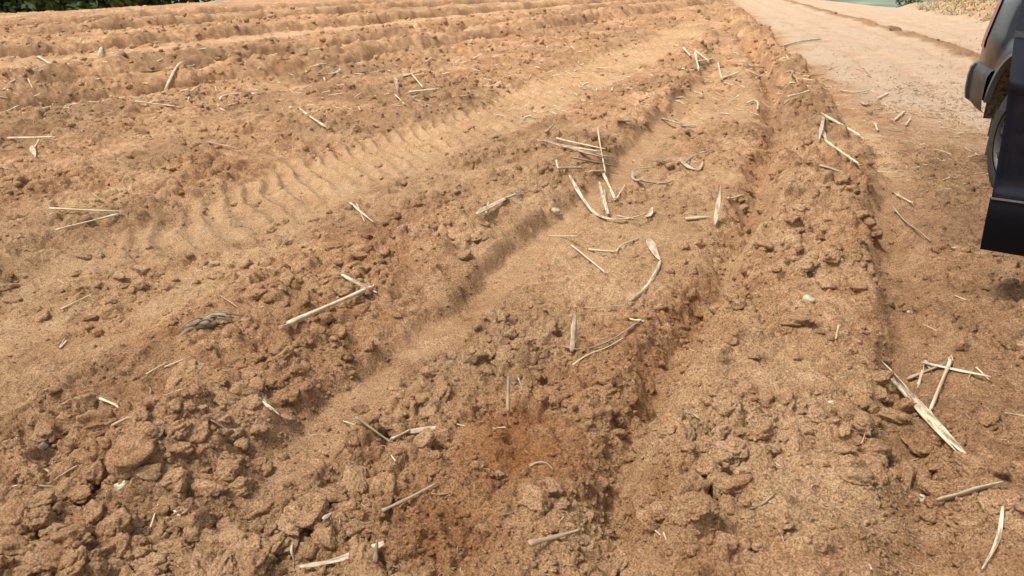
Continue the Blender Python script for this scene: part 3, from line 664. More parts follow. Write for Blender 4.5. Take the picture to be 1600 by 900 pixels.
    ([(0.396, 1.771), (0.406, 1.727), (0.413, 1.702)], 0.0072, 't', 'thin straw pair on the left foot of the right ridge, left one'),
    ([(0.42, 1.699), (0.421, 1.664), (0.418, 1.624)], 0.0087, 's', 'thin straw pair on the left foot of the right ridge, right one'),
    ([(-0.371, 2.044), (-0.403, 2.099), (-0.437, 2.221)], 0.0064, 't', 'wispy straw left of the red damp mound'),
    ([(-2.021, 3.129), (-2.011, 3.057), (-2.039, 3.15)], 0.0087, 't', 'tiny straw wisps on the smooth sand at the far left'),
    ([(-1.454, 3.491), (-1.362, 3.391), (-1.283, 3.29)], 0.0154, 'f', 'grey split straw above the dry stump'),
    ([(-1.524, 2.47), (-1.487, 2.456), (-1.436, 2.413)], 0.0189, 's', 'short pale stick half hidden in the dark hollow of the lower left'),
    ([(-1.304, 2.137), (-1.275, 2.153), (-1.242, 2.173)], 0.0169, 'd', 'weathered grey leaf lying in the lower left clods'),
    ([(-1.49, 1.952), (-1.473, 1.974), (-1.442, 1.993)], 0.008, 'f', 'grey leaf sliver at the lower left'),
    ([(1.616, 2.671), (1.61, 2.638), (1.6, 2.582)], 0.0149, 'f', 'small curled chip above the pale pointed leaf'),
    ([(0.697, 1.587), (0.699, 1.572), (0.696, 1.562)], 0.0049, 't', 'hair straw under the biggest clod of the right ridge'),
    ([(1.253, 2.67), (1.255, 2.702), (1.296, 2.754)], 0.0126, 's', 'small pale straw standing on the granular top of the right ridge'),
    ([(-1.434, 2.653), (-1.412, 2.721), (-1.389, 2.747)], 0.0077, 't', 'wispy straw left of the straw on the big clod'),
]
BLOCKS = [
    (-1.202, 1.933, 0.0216, 'stone', 'smooth cream pebble in the lower left clods'),
    (1.283, 3.051, 0.0249, 'stone', 'white flat pebble on top of the right ridge'),
    (1.24, 1.901, 0.0175, 'stone', 'cream pebble beside the broad striped leaf base'),
    (1.077, 2.245, 0.013, 'stone', 'small white pebble on the granular side of the right ridge'),
    (1.792, 3.165, 0.0116, 'stone', 'tiny white pebble on the brown lane below the car door'),
    (0.288, 4.9, 0.0297, 'stone', 'pale crumbly pebble in the narrow wheel mark'),
    (0.859, 2.261, 0.0087, 'stone', 'tiny white speck of stone among the crumbs of the right ridge'),
    (-1.547, 2.141, 0.017, 'stone', 'dark grey pebble in the lower left hollow'),
    (-1.316, 1.905, 0.041, 'clod', 'angular flat topped clod left of the cream pebble'),
    (-0.924, 1.81, 0.0566, 'clod', 'big upright slab clod beside the spread straws'),
    (-0.862, 1.759, 0.0445, 'clod', 'dull clod leaning on the right side of the big slab clod'),
    (-1.186, 2.065, 0.1026, 'clod', 'largest split clod of the lower left'),
    (-1.033, 1.938, 0.0296, 'clod', 'round clod right of the cream pebble'),
    (-1.291, 2.64, 0.0902, 'clod', 'long flat clod with a straw on its edge below the dry stump'),
    (-1.142, 2.789, 0.084, 'clod', 'lumpy clod at the foot of the dry stump'),
    (-0.653, 2.166, 0.0566, 'clod', 'pointed clod right of the small dark nest'),
    (-0.603, 1.849, 0.0613, 'clod', 'bulky brown clod left of the three pale chips'),
    (-0.95, 2.397, 0.0602, 'clod', 'lumpy clod to the left of the small dark nest'),
    (0.705, 1.64, 0.0459, 'clod', 'biggest clod standing free on the right ridge'),
    (0.593, 1.918, 0.0404, 'clod', 'pear shaped clod on the left flank of the right ridge'),
    (0.505, 1.686, 0.0348, 'clod', 'orange clod on the left flank of the right ridge'),
    (1.337, 2.135, 0.0527, 'clod', 'flat stone like clod under the two broad dry sheaths'),
    (1.225, 1.807, 0.0337, 'clod', 'orange lump under the broad striped leaf base'),
    (-0.108, 2.078, 0.0271, 'clod', 'round clod at the rim of the red damp mound'),
    (-0.148, 2.118, 0.019, 'clod', 'small clod at the left rim of the red damp mound'),
    (-0.041, 2.05, 0.031, 'clod', 'broken pale clod in the hole of the red damp mound'),
    (-0.299, 4.266, 0.0748, 'clod', 'pale lump on the ridge left of the narrow wheel mark'),
    (-0.205, 4.259, 0.0635, 'clod', 'second pale lump on the ridge left of the narrow wheel mark'),
    (-0.075, 1.804, 0.032, 'clod', 'clod below the red damp mound'),
    (1.391, 3.579, 0.0635, 'clod', 'undercut clod with a dark gap on top of the right ridge'),
    (1.705, 4.122, 0.0503, 'clod', 'square clod on top of the right ridge near its right edge'),
    (1.705, 4.376, 0.0568, 'clod', 'broad clod on the right ridge below the stick'),
    (8.232, 17.502, 0.1241, 'clod', 'dark clod on the earth row across the road'),
    (-0.79, 3.424, 0.0527, 'clod', 'round clod under the upper end of the thickest stalk'),
    (2.819, 5.856, 0.0445, 'clod', 'clod at the smeared ridge edge beside the lane'),
    (1.568, 2.18, 0.053, 'clod', 'broad flat clod on the lane right of the straws'),
    (0.102, 1.787, 0.0279, 'clod', 'rounded clod in the crumbly hollow at the bottom'),
    (0.154, 1.876, 0.0251, 'clod', 'small round clod in the crumbly hollow at the bottom'),
    (-1.185, 2.109, 0.054, 'clod', 'rounded clod behind the largest split clod'),
    (-1.326, 2.034, 0.051, 'clod', 'crumbly clod left of the largest split clod'),
    (0.092, 1.768, 0.0185, 'clod', 'little clod beside the rounded clod in the crumbly hollow'),
    (1.305, 3.798, 0.0468, 'clod', 'lump on the left shoulder of the right ridge'),
    (-0.598, 2.578, 0.0399, 'clod', 'lump left of the broken stalk'),
    (1.741, 5.576, 0.0572, 'clod', 'blocky clod among others on the crest of the right ridge'),
    (1.666, 4.943, 0.0641, 'clod', 'blocky clod among others on the crest of the right ridge'),
    (1.53, 4.12, 0.0612, 'clod', 'blocky clod among others on the crest of the right ridge'),
    (1.552, 3.79, 0.0501, 'clod', 'blocky clod among others on the crest of the right ridge'),
    (1.986, 4.506, 0.0545, 'clod', 'blocky clod among others on the crest of the right ridge'),
    (2.187, 4.823, 0.0495, 'clod', 'blocky clod among others on the crest of the right ridge'),
    (1.531, 3.446, 0.049, 'clod', 'blocky clod among others on the crest of the right ridge'),
    (1.199, 3.338, 0.045, 'clod', 'blocky clod among others on the crest of the right ridge'),
    (0.999, 3.059, 0.0361, 'clod', 'blocky clod among others on the crest of the right ridge'),
    (1.433, 3.243, 0.0409, 'clod', 'blocky clod among others on the crest of the right ridge'),
    (1.849, 3.93, 0.0484, 'clod', 'blocky clod among others on the crest of the right ridge'),
    (0.933, 2.616, 0.0368, 'clod', 'blocky clod among others on the crest of the right ridge'),
    (0.793, 2.38, 0.0317, 'clod', 'blocky clod among others on the crest of the right ridge'),
    (0.859, 2.713, 0.0328, 'clod', 'blocky clod among others on the crest of the right ridge'),
    (1.788, 4.861, 0.0457, 'clod', 'blocky clod among others on the crest of the right ridge'),
    (1.963, 5.645, 0.0479, 'clod', 'blocky clod among others on the crest of the right ridge'),
    (2.13, 5.117, 0.0478, 'clod', 'blocky clod among others on the crest of the right ridge'),
    (1.379, 3.386, 0.0394, 'clod', 'blocky clod among others on the crest of the right ridge'),
    (1.083, 2.757, 0.0331, 'clod', 'blocky clod among others on the crest of the right ridge'),
    (1.126, 1.54, 0.0431, 'clod', 'ridged clod at the bottom edge of the lane'),
]

paths = []; lifts = []
def straighten(pts, k, lab):
    a_, b_, c_ = np.array(pts[0]), np.array(pts[len(pts) // 2]), np.array(pts[-1]); d_ = c_ - a_; L_ = np.linalg.norm(d_)
    soft = any(q in lab for q in ('curv', 'bent', 'hook', 'curl', 'arch', 'sickle', 'twist', 'kink', 'loop', 'husk'))
    if not soft and len(pts) == 3 and abs(d_[0] * (b_ - a_)[1] - d_[1] * (b_ - a_)[0]) / L_ < 0.45 * L_: return [pts[0], tuple((a_ + c_) / 2 + (b_ - (a_ + c_) / 2) * 0.10), pts[-1]]
    return pts
for pts, w, k, lab in STRAWS:
    pts = straighten(pts, k, lab)
    paths.append(resample(pts, 14)); lifts.append((0.45 * w if k in 'std' else 0.35 * w) + (0.014 if 'broad dry sheath' in lab else 0))
lines = lay(paths, lifts, [not any(q in lab for q in ('curv', 'bent', 'hook', 'curl', 'arch', 'sickle', 'twist', 'loop', 'husk')) for _, _, k, lab in STRAWS])
for i, ((pts, w, k, lab), Q) in enumerate(zip(STRAWS, lines)):
    if any(q in lab for q in ('upright', 'standing', 'sticking up', 'standing up')) and 'broad tip' not in lab and min(Q[0][1], Q[-1][1]) < 5:
        b, tpt = (Q[0], Q[-1]) if Q[0][1] < Q[-1][1] else (Q[-1], Q[0])
        ln = tpt[:2] - b[:2]; d_ = np.linalg.norm(b[:2]); tt = np.linspace(0, 1, 14)
        rise = 0.7 * np.linalg.norm(ln) * 1.55 / d_
        Q = np.stack([b[0] + 0.3 * ln[0] * tt, b[1] + 0.3 * ln[1] * tt, b[2] - 0.01 + (rise + 0.01) * tt], 1)
    c = Q.mean(0)
    V, Fc, A = strand_geo(Q - c, w, k, 100 + i)
    if k == 's' and w > 0.012:                          # split fibres at the broken ends of the thicker stalks
        for e in range(4):
            end = Q[-1] if e % 2 else Q[0]; dr = (Q[-1] - Q[-3]) if e % 2 else (Q[0] - Q[2]); dr = dr / np.linalg.norm(dr)
            q = np.array([end - c - dr * 0.01 + dr * w * 1.6 * s_ + np.array([0, 0, 0.0]) + rng.normal(size=3) * w * 0.22 * (0.3 + s_) for s_ in (0, 0.5, 1.0)])
            v2, f2, a2 = strand_geo(q, w * 0.28, 't', e); o_ = len(V); V += v2; A += a2; Fc += [tuple(x + o_ for x in f) for f in f2]
    o = bpy.data.objects.new(NAME[k], poly_mesh(NAME[k], V, Fc, MATK[k], A)); o.location = c; COL.objects.link(o)
    tag(o, lab, 'straw' if k != 'd' else 'twig')

# smaller scraps that nothing tells apart: shared meshes
def scrap_zone(n, fx, lo, hi, name, lab, group, kinds):
    bank = []
    for b in range(6):
        kk = kinds[b % len(kinds)]; L = 1.0
        t = np.linspace(0, 1, 9); bend = rnd.uniform(-.18, .18)
        q = np.stack([t - .5, bend * (t - .5) ** 2 * 2 + 0.02 * np.sin(t * 7 + b), 0 * t], 1)
        V, Fc, A = strand_geo(q, rnd.uniform(.05, .085), kk, b + 40)
        A = [(a0, a1 * 0.15, 0) for a0, a1, _ in A]
        bank.append(poly_mesh(name, V, Fc, MATK[kk], A))
    XY = np.array([fx() for _ in range(n)]); z, ro, *_ = terrain(XY[:, 0], XY[:, 1], 0.004)
    for i in range(n):
        o = bpy.data.objects.new(name, bank[i % 6]); s_ = rnd.uniform(lo, hi)
        o.location = (XY[i, 0], XY[i, 1], z[i] + 0.02 * s_ + 0.003); o.scale = (s_, s_, s_)
        o.rotation_euler = (rnd.uniform(-.2, .2), rnd.uniform(-.28, .28), rnd.uniform(0, 6.28)); COL.objects.link(o)
        tag(o, lab, 'straw', group)
def in_view(y0, y1, test):
    def f():
        while True:
            q = rnd.random(); y = 1.0 / ((1 - q) / y0 + q / y1); d = y * 0.9185 + 0.613; x = rnd.uniform(-0.66, 0.66) * d
            if test(x, y): return (x, y)
    return f
scrap_zone(70, in_view(1.8, 7, lambda x, y: x < L_E(y)), 0.03, 0.085, 'straw_scrap', 'short pale straw scrap scattered among the clods of the near ploughed ground', 'straw scraps among the near clods', 'std')
scrap_zone(36, in_view(7, 22, lambda x, y: x < L_E(y)), 0.08, 0.22, 'straw_scrap', 'loose straw scrap scattered over the far ploughed rows', 'straw scraps on the far ploughed rows', 'ssd')
scrap_zone(44, in_view(5.4, 11, lambda x, y: 0.0 < x - L_E(y) < 1.3), 0.06, 0.2, 'straw_scrap', 'straw scrap in the trodden litter between ridge and road', 'straw scraps in the litter beside the road', 'sdf')
scrap_zone(26, in_view(1.7, 4.5, lambda x, y: x > L_E(y) + .05), 0.03, 0.09, 'straw_scrap', 'short straw scrap on the brown lane beside the car', 'straw scraps on the brown lane', 'dst')

# chaff: hair-fine bits nobody could count
def chaff(name, n, fx, lo, hi, wlo, whi, mat):
    XY = np.array([fx() for _ in range(n)]); z = terrain(XY[:, 0], XY[:, 1], 0.004)[0]
    an = rng.uniform(0, 6.28, n); L = rng.uniform(lo, hi, n) * np.clip(XY[:, 1] / 3.5, 0.8, 3); W = rng.uniform(wlo, whi, n) * np.clip(XY[:, 1] / 3.5, 0.8, 3); tl = rng.normal(0, .25, n)
    dx, dy = np.cos(an), np.sin(an)
    V = np.zeros((n, 6, 3)); t = np.array([-.5, .5])
    for e in range(2):
        cx = XY[:, 0] + dx * L * t[e]; cy = XY[:, 1] + dy * L * t[e]; cz = z + 0.0035 + tl * L * t[e] + 0.3 * W
        V[:, e * 3 + 0] = np.stack([cx - dy * W / 2, cy + dx * W / 2, cz], 1); V[:, e * 3 + 1] = np.stack([cx + dy * W / 2, cy - dx * W / 2, cz], 1); V[:, e * 3 + 2] = np.stack([cx, cy, cz + W * 0.6], 1)
    b = (np.arange(n) * 6)[:, None, None]
    tri = np.array([(0, 1, 2), (3, 5, 4)]) ; qd = np.array([(0, 3, 4, 1), (1, 4, 5, 2), (2, 5, 3, 0)])
    Fq = (qd[None] + b).reshape(-1, 4)
    o = grid_object(name, V.reshape(-1, 3), Fq, mat, smooth=False)
    tag(o, kind='stuff'); return o
M_CH = simple_mat('chaff_pale', (0.30, 0.22, 0.13), 0.8, spec=0.2, col2=(0.74, 0.62, 0.43), var=0.2, scale=14)
M_CD = simple_mat('chaff_dark', (0.15, 0.095, 0.055), 0.85, spec=0.2, col2=(0.30, 0.205, 0.12), var=0.1, scale=30)
chaff('straw_chaff', 3400, in_view(1.6, 9, lambda x, y: x < L_E(y) + 1.0), 0.008, 0.03, 0.0008, 0.0018, M_CH)
chaff('dark_chaff', 900, in_view(1.6, 9, lambda x, y: True), 0.006, 0.026, 0.0008, 0.002, M_CD)
chaff('far_chaff', 900, in_view(8, 30, lambda x, y: x < L_E(y)), 0.02, 0.06, 0.003, 0.007, M_CH)
chaff('lane_litter', 800, in_view(4.8, 12, lambda x, y: 0 < x - L_E(y) < 2.6 - 0.15 * y + rnd.random() and float(fbm(np.array([x * 1.5]), np.array([y * 1.1]), 77, 2)[0]) > 0.05), 0.010, 0.035, 0.0015, 0.004, M_CD)
chaff('pale_lane_litter', 170, in_view(5.0, 11, lambda x, y: 0 < x - L_E(y) < 1.0 + rnd.random()), 0.015, 0.05, 0.0015, 0.004, M_CH)
chaff('road_specks', 800, in_view(7.5, 24, lambda x, y: x > L_E(y) + .4), 0.003, 0.009, 0.003, 0.006, M_CLOD)

# ------------------------------------------------------------------ clods and stones
def ico(sub):
    bm = bmesh.new(); bmesh.ops.create_icosphere(bm, subdivisions=sub, radius=1.0)
    V = np.array([v.co[:] for v in bm.verts]); Fq = np.array([[v.index for v in f.verts] for f in bm.faces]); bm.free(); return V, Fq
def noise3(P, s):
    return (vnoise(P[:, 0] + 3.1 * P[:, 2], P[:, 1] - 1.7 * P[:, 2], s) + vnoise(P[:, 1] + 7.7, P[:, 2] * 1.3 + P[:, 0], s + 1) + vnoise(P[:, 2] * 1.1 - 4, P[:, 0] - P[:, 1], s + 2)) / 2
def lump(sub, s, facets=7, rough_=1.0):
    V, Fq = ico(sub); r_ = np.random.default_rng(s)
    n = r_.normal(size=(facets, 3)); n /= np.linalg.norm(n, axis=1)[:, None]; d = r_.uniform(0.52, 0.95, facets)
    rad = np.ones(len(V))
    for k in range(facets):                             # broken faces
        c = V @ n[k]; rad = np.minimum(rad, np.where(c > 0.05, d[k] / np.maximum(c, 0.05), 9))
    rad = np.minimum(rad, 1.0)
    P = V * rad[:, None]
    h = rough_ * (0.20 * noise3(P * 1.6, s * 3) + 0.13 * noise3(P * 3.6, s * 3 + 9) + (0.085 * noise3(P * 9, s * 3 + 20) + (0.035 * noise3(P * 19, s * 3 + 31) if sub > 3 else 0) if sub > 2 else 0))
    P = P * (1 + h)[:, None] * np.array([1.0, r_.uniform(.72, .98), r_.uniform(.66, .9)])
    return P, Fq
M_STONE = simple_mat('pebble_cream', (0.34, 0.25, 0.15), 0.9, spec=0.15, col2=(0.58, 0.49, 0.36), var=0.12, scale=90)
M_STONE_D = simple_mat('pebble_grey', (0.07, 0.065, 0.06), 0.7, spec=0.3, col2=(0.13, 0.11, 0.09), var=0.12, scale=90)
M_CLOD_R = soil_material('soil_clod_red', False)
for nd in M_CLOD_R.node_tree.nodes:
    if nd.type == 'VALTORGB' and len(nd.color_ramp.elements) == 3 and nd.color_ramp.elements[2].color[0] < 1:
        for el, cc in zip(nd.color_ramp.elements, ((0.27, 0.130, 0.056), (0.40, 0.212, 0.098), (0.53, 0.33, 0.17))): el.color = (*cc, 1)
big_bank = []
for s in range(10):
    P, Fq = lump(4, 50 + s, 9, 1.15); me = poly_mesh('soil_clod', P, Fq, M_CLOD); big_bank.append(me)
red_bank = [me.copy() for me in big_bank]
for me in red_bank: me.materials[0] = M_CLOD_R
stone_bank = []
for s in range(4):
    P, Fq = lump(3, 90 + s, 8, 0.7); stone_bank.append((P, Fq))
BX = np.array([b[0] for b in BLOCKS]); BY = np.array([b[1] for b in BLOCKS]); BZ = terrain(BX, BY, 0.012)[0]
for i, (x, y, r, k, lab) in enumerate(BLOCKS):
    if k == 'stone':
        P, Fq = stone_bank[i % 4]; me = poly_mesh('pebble', P, Fq, M_STONE_D if 'dark' in lab else M_STONE)
        o = bpy.data.objects.new('pebble', me); o.location = (x, y, BZ[i] + 0.25 * r); o.scale = (r, r, r)
    else:
        me = big_bank[i % 10]
        if 'orange' in lab: me = me.copy(); me.materials[0] = M_CLOD_R
        if 'dark clod' in lab or 'brown' in lab: me = me.copy(); me.materials[0] = M_CLOD_D if 'dark clod' in lab else M_CLOD
        o = bpy.data.objects.new('soil_clod', me); zf = 1.15 if 'upright' in lab else (0.65 if 'flat' in lab else 0.9)
        o.location = (x, y, BZ[i] + 0.02 * r); o.scale = (r * 1.05, r * 1.05, r * zf)
    o.rotation_euler = (rnd.uniform(-.3, .3), rnd.uniform(-.3, .3), rnd.uniform(0, 6.28)); COL.objects.link(o)
    tag(o, lab, 'pebble' if k == 'stone' else 'clod', 'blocky clods on the crest of the right ridge' if lab.startswith('blocky') else None)

n_try = 80000
q = rng.random(n_try); cyv = 1.0 / ((1 - q) / 1.55 + q / 24.0); cxv = rng.uniform(-.68, .68, n_try) * (cyv * .9185 + .613)
foot_ = np.full(n_try, 0.012)
cz, cro, cda, cpa, crd, cbr = terrain(cxv, cyv, foot_)
cr = np.maximum(0.0055 + 0.046 * rng.random(n_try) ** 6.5, np.interp(cyv, [6, 10], [0.0022, 0.0032]) * cyv * rng.uniform(.6, 1.4, n_try))
prob = np.interp(cyv, [1.5, 3.0, 4.5, 7, 10], [0.20, 0.34, 0.48, 0.5, 0.75]) * np.clip(cro - 0.12, 0, 1) ** 1.3 * sstep(-0.5, 0.25, fbm(cxv * 2.3, cyv * 2.3, 51, 2)) * 1.0
slope_ = np.abs(terrain(cxv + .035, cyv, 0.03)[0] - terrain(cxv - .035, cyv, 0.03)[0]) / .07
wall = sstep(0.35, 0.9, slope_) * (cyv < 9)              # crumbs that slid down the furrow walls, and strays on the smooth floors
extra = rng.random(n_try) < np.maximum(0.5 * wall, np.where(cxv < L_E(cyv), 0.022, 0.03) + 0.09 * (cyv < 4.5) * np.clip(cro, 0, 1))
main = rng.random(n_try) < prob
cr = np.where(main, cr, np.maximum(0.004 + 0.009 * rng.random(n_try) ** 2, 0.0018 * cyv))
keep_ = (main | extra) & (crd < .5)
cxv, cyv, cz, cr, cda, cpa, cbr = cxv[keep_], cyv[keep_], cz[keep_], cr[keep_], cda[keep_], cpa[keep_], cbr[keep_]
order = np.argsort(-cr / (cyv * .9185 + .613))
zone_lab = (('tan soil clod heaped among others on the right ridge', 'clods heaped on the right ridge'),
            ('brown soil clod lying loose on the lane beside the car', 'clods on the lane beside the car'),
            ('tan soil clod heaped among others on the cloddy middle ridge', 'clods heaped on the middle ridge'),
            ('soil clod lying loose on the bed between wheel mark and right ridge', 'clods on the bed beside the wheel mark'),
            ('soil clod in the rough belt beyond the wide tyre track', 'clods in the belt beyond the tyre track'))
NBIG = 240
big_idx = [i for i in order[:NBIG + 60] if cda[i] < .5][:NBIG]
for i in big_idx:
    x, y = cxv[i], cyv[i]
    zi = 1 if x > L_E(y) else 0 if x > L_RL(y) else 3 if x > L_F(y) else 2 if x > L_T(y) + .2 else 4
    o = bpy.data.objects.new('soil_clod', (red_bank if cda[i] > .5 else big_bank)[rnd.randrange(10)]); r = cr[i] * 1.1
    o.location = (x, y, cz[i] - 0.08 * r); o.scale = (r * rnd.uniform(.9, 1.4), r * rnd.uniform(.85, 1.15), r * rnd.uniform(.75, 1.05)); o.rotation_euler = (rnd.uniform(-.5, .5), rnd.uniform(-.5, .5), rnd.uniform(0, 6.28))
    COL.objects.link(o); tag(o, zone_lab[zi][0], 'clod', zone_lab[zi][1])
def clod_stuff(name, idx, sub, nv):
    bank = [lump(sub, 200 + s, 10, 1.5) for s in range(nv)]; VV = []; FF = []; ZZ = []; off = 0
    for j, i in enumerate(idx):
        P, Fq = bank[j % nv]; an = rng.uniform(0, 6.28); c, s_ = math.cos(an), math.sin(an); t = rng.uniform(-.5, .5); ct, st = math.cos(t), math.sin(t)
        R = np.array([[c, -s_, 0], [s_, c, 0], [0, 0, 1]]) @ np.array([[1, 0, 0], [0, ct, -st], [0, st, ct]])
        VV.append((P * cr[i]) @ R.T + (cxv[i], cyv[i], cz[i] + 0.0 * cr[i])); FF.append(Fq + off); off += len(P); ZZ.append(np.tile((cda[i], cpa[i], 0, cbr[i]), (len(P), 1)))
    tag(grid_object(name, np.concatenate(VV), np.concatenate(FF), M_GROUND, np.concatenate(ZZ)), kind='stuff')
bset = set(int(i) for i in big_idx); rest = np.array([i for i in order if int(i) not in bset and not (cda[i] > .5 and cr[i] > .016)])
clod_stuff('loose_clods', rest[:600], 3, 6)
clod_stuff('small_clods', rest[600:5800], 2, 10)
clod_stuff('soil_crumbs', rest[5800:20000], 1, 8)

# dead stump and root tufts
def tuft(name, lab, x, y, n, L, w, mat, spread=1.0, flat=0.4):
    z0 = float(terrain(np.array([x]), np.array([y]), 0.03)[0][0]); V = []; Fc = []; A = []
    for i in range(n):
        an = rnd.uniform(0, 6.28); l = L * rnd.uniform(.4, 1); t = np.linspace(0, 1, 6); el = rnd.uniform(-.1, .9) * flat
        q = np.stack([np.cos(an) * l * t * spread + rnd.gauss(0, .1) * L * t * t, np.sin(an) * l * t * spread + rnd.gauss(0, .1) * L * t * t, l * el * t - l * .5 * el * t * t * rnd.random() + rnd.gauss(0, .004)], 1)
        q[:, :2] += np.array([rnd.gauss(0, .2 * L), rnd.gauss(0, .2 * L)])
        v, f, a2 = strand_geo(q, w * rnd.uniform(.5, 1.3), 'd', i); o_ = len(V); V += v; A += a2; Fc += [tuple(k + o_ for k in g) for g in f]
    o = bpy.data.objects.new(name, poly_mesh(name, V, Fc, mat, A)); o.location = (x, y, z0 + .004); COL.objects.link(o); tag(o, lab, 'root tuft')
tuft('root_tuft', 'dark fibrous root tuft on the bed left of the right ridge', 1.209, 6.099, 34, 0.14, 0.006, M_D)
tuft('root_tuft', 'dark fibrous tuft on the far shoulder of the right ridge', 3.283, 9.421, 30, 0.22, 0.01, M_D)
tuft('root_tuft', 'small dark root tuft on the ridge left of the narrow wheel mark', -0.518, 4.035, 16, 0.07, 0.004, M_D)
tuft('root_tuft', 'dark earth and root tuft at the edge of the road', 3.998, 10.714, 26, 0.25, 0.01, M_D)
tuft('root_tuft', 'dark nest of fine roots around the cream splinters', -0.915, 2.459, 20, 0.06, 0.003, M_D)
tuft('root_tuft', 'small knot of roots at the tip of the weathered sheath', 0.043, 5.053, 14, 0.07, 0.004, M_D)
tuft('root_tuft', 'grey root tuft on the brown lane near the car door', 2.899, 5.023, 16, 0.09, 0.004, M_D)
tuft('root_tuft', 'dark root tuft at the right edge of the lane', 2.083, 2.801, 18, 0.07, 0.004, M_D)
tuft('root_tuft', 'dark tuft of husk fibres beside the crumpled husk at the bottom', -0.32, 1.669, 26, 0.06, 0.004, M_D)
STUMP = (-1.347, 3.063)

z0 = float(terrain(np.array([STUMP[0]]), np.array([STUMP[1]]), .05)[0][0])
st = bpy.data.objects.new('dead_stump', None); st.location = (*STUMP, z0 + .02); COL.objects.link(st); tag(st, 'dark dead plant stump sunk in the ridge left of the thickest stalk', 'stump')
P, Fq = lump(3, 333, 5); o = bpy.data.objects.new('stump_base', poly_mesh('stump_base', P * np.array([.06, .035, .035]), Fq, M_DARK)); o.parent = st; COL.objects.link(o)
for i in range(13):
    an = (0.55 if i % 3 else 3.6) + rnd.gauss(0, .35); l = rnd.uniform(.07, .17); wd = rnd.uniform(.006, .016)
    t = np.linspace(0, 1, 9)
    qq = np.stack([rnd.gauss(0, .03) + np.cos(an) * l * t + .010 * np.sin(t * 5 + i), rnd.gauss(0, .02) + np.sin(an) * l * t + .010 * np.cos(t * 4 + i), rnd.uniform(.01, .045) * np.sin(t * 2.9) - .02 * t], 1)
    V, Fc, A = strand_geo(qq, wd * 1.6, 'f' if i % 2 else 'd', i)
    o = bpy.data.objects.new('dead_leaf', poly_mesh('dead_leaf', V, Fc, M_DARK, A)); o.parent = st; COL.objects.link(o)


# ------------------------------------------------------------------ bank growth, trees, valley
def blades(name, n, x_of, lo, hi, w, mat):
    V = []; Fq = []
    XY = np.array([x_of() for _ in range(n)]); z = terrain(XY[:, 0], XY[:, 1], 0.05)[0]
    for i in range(n):
        an = rnd.uniform(0, 6.28); l = rnd.uniform(lo, hi); le = rnd.uniform(.5, 3.5); b = len(V)
        d = np.array([math.cos(an) * le, math.sin(an) * le, 1.0]); d /= np.linalg.norm(d); s_ = np.array([-math.sin(an), math.cos(an), 0]) * w * rnd.uniform(.6, 1.4)
        p = np.array([XY[i, 0], XY[i, 1], z[i] - .01])
        mpt = p + d * l * .55; e = p + d * l + np.array([math.cos(an), math.sin(an), -.6]) * l * .25
        V += [p - s_, p + s_, mpt + s_ * .7, mpt - s_ * .7, e + s_ * .15, e - s_ * .15]; Fq += [(b, b + 1, b + 2, b + 3), (b + 3, b + 2, b + 4, b + 5)]
    tag(grid_object(name, np.array(V), np.array(Fq), mat, smooth=False), kind='stuff')
M_DRY = simple_mat('dry_grass', (0.20, 0.155, 0.08), 0.8, spec=0.2, col2=(0.46, 0.37, 0.22), var=0.12, scale=9)
M_WEED = simple_mat('weed_green', (0.10, 0.12, 0.035), 0.7, spec=0.2, col2=(0.22, 0.20, 0.075), var=0.15, scale=4)
def bank_pt():
    while True:
        y = rnd.uniform(15, 34); x = L_V(y) + rnd.random() ** 1.3 * 7 + .35
        return (x, y)
blades('dry_bank_grass', 4200, bank_pt, 0.08, 0.4, 0.012, M_DRY)
blades('green_bank_weeds', 4200, bank_pt, 0.06, 0.25, 0.014, M_WEED)

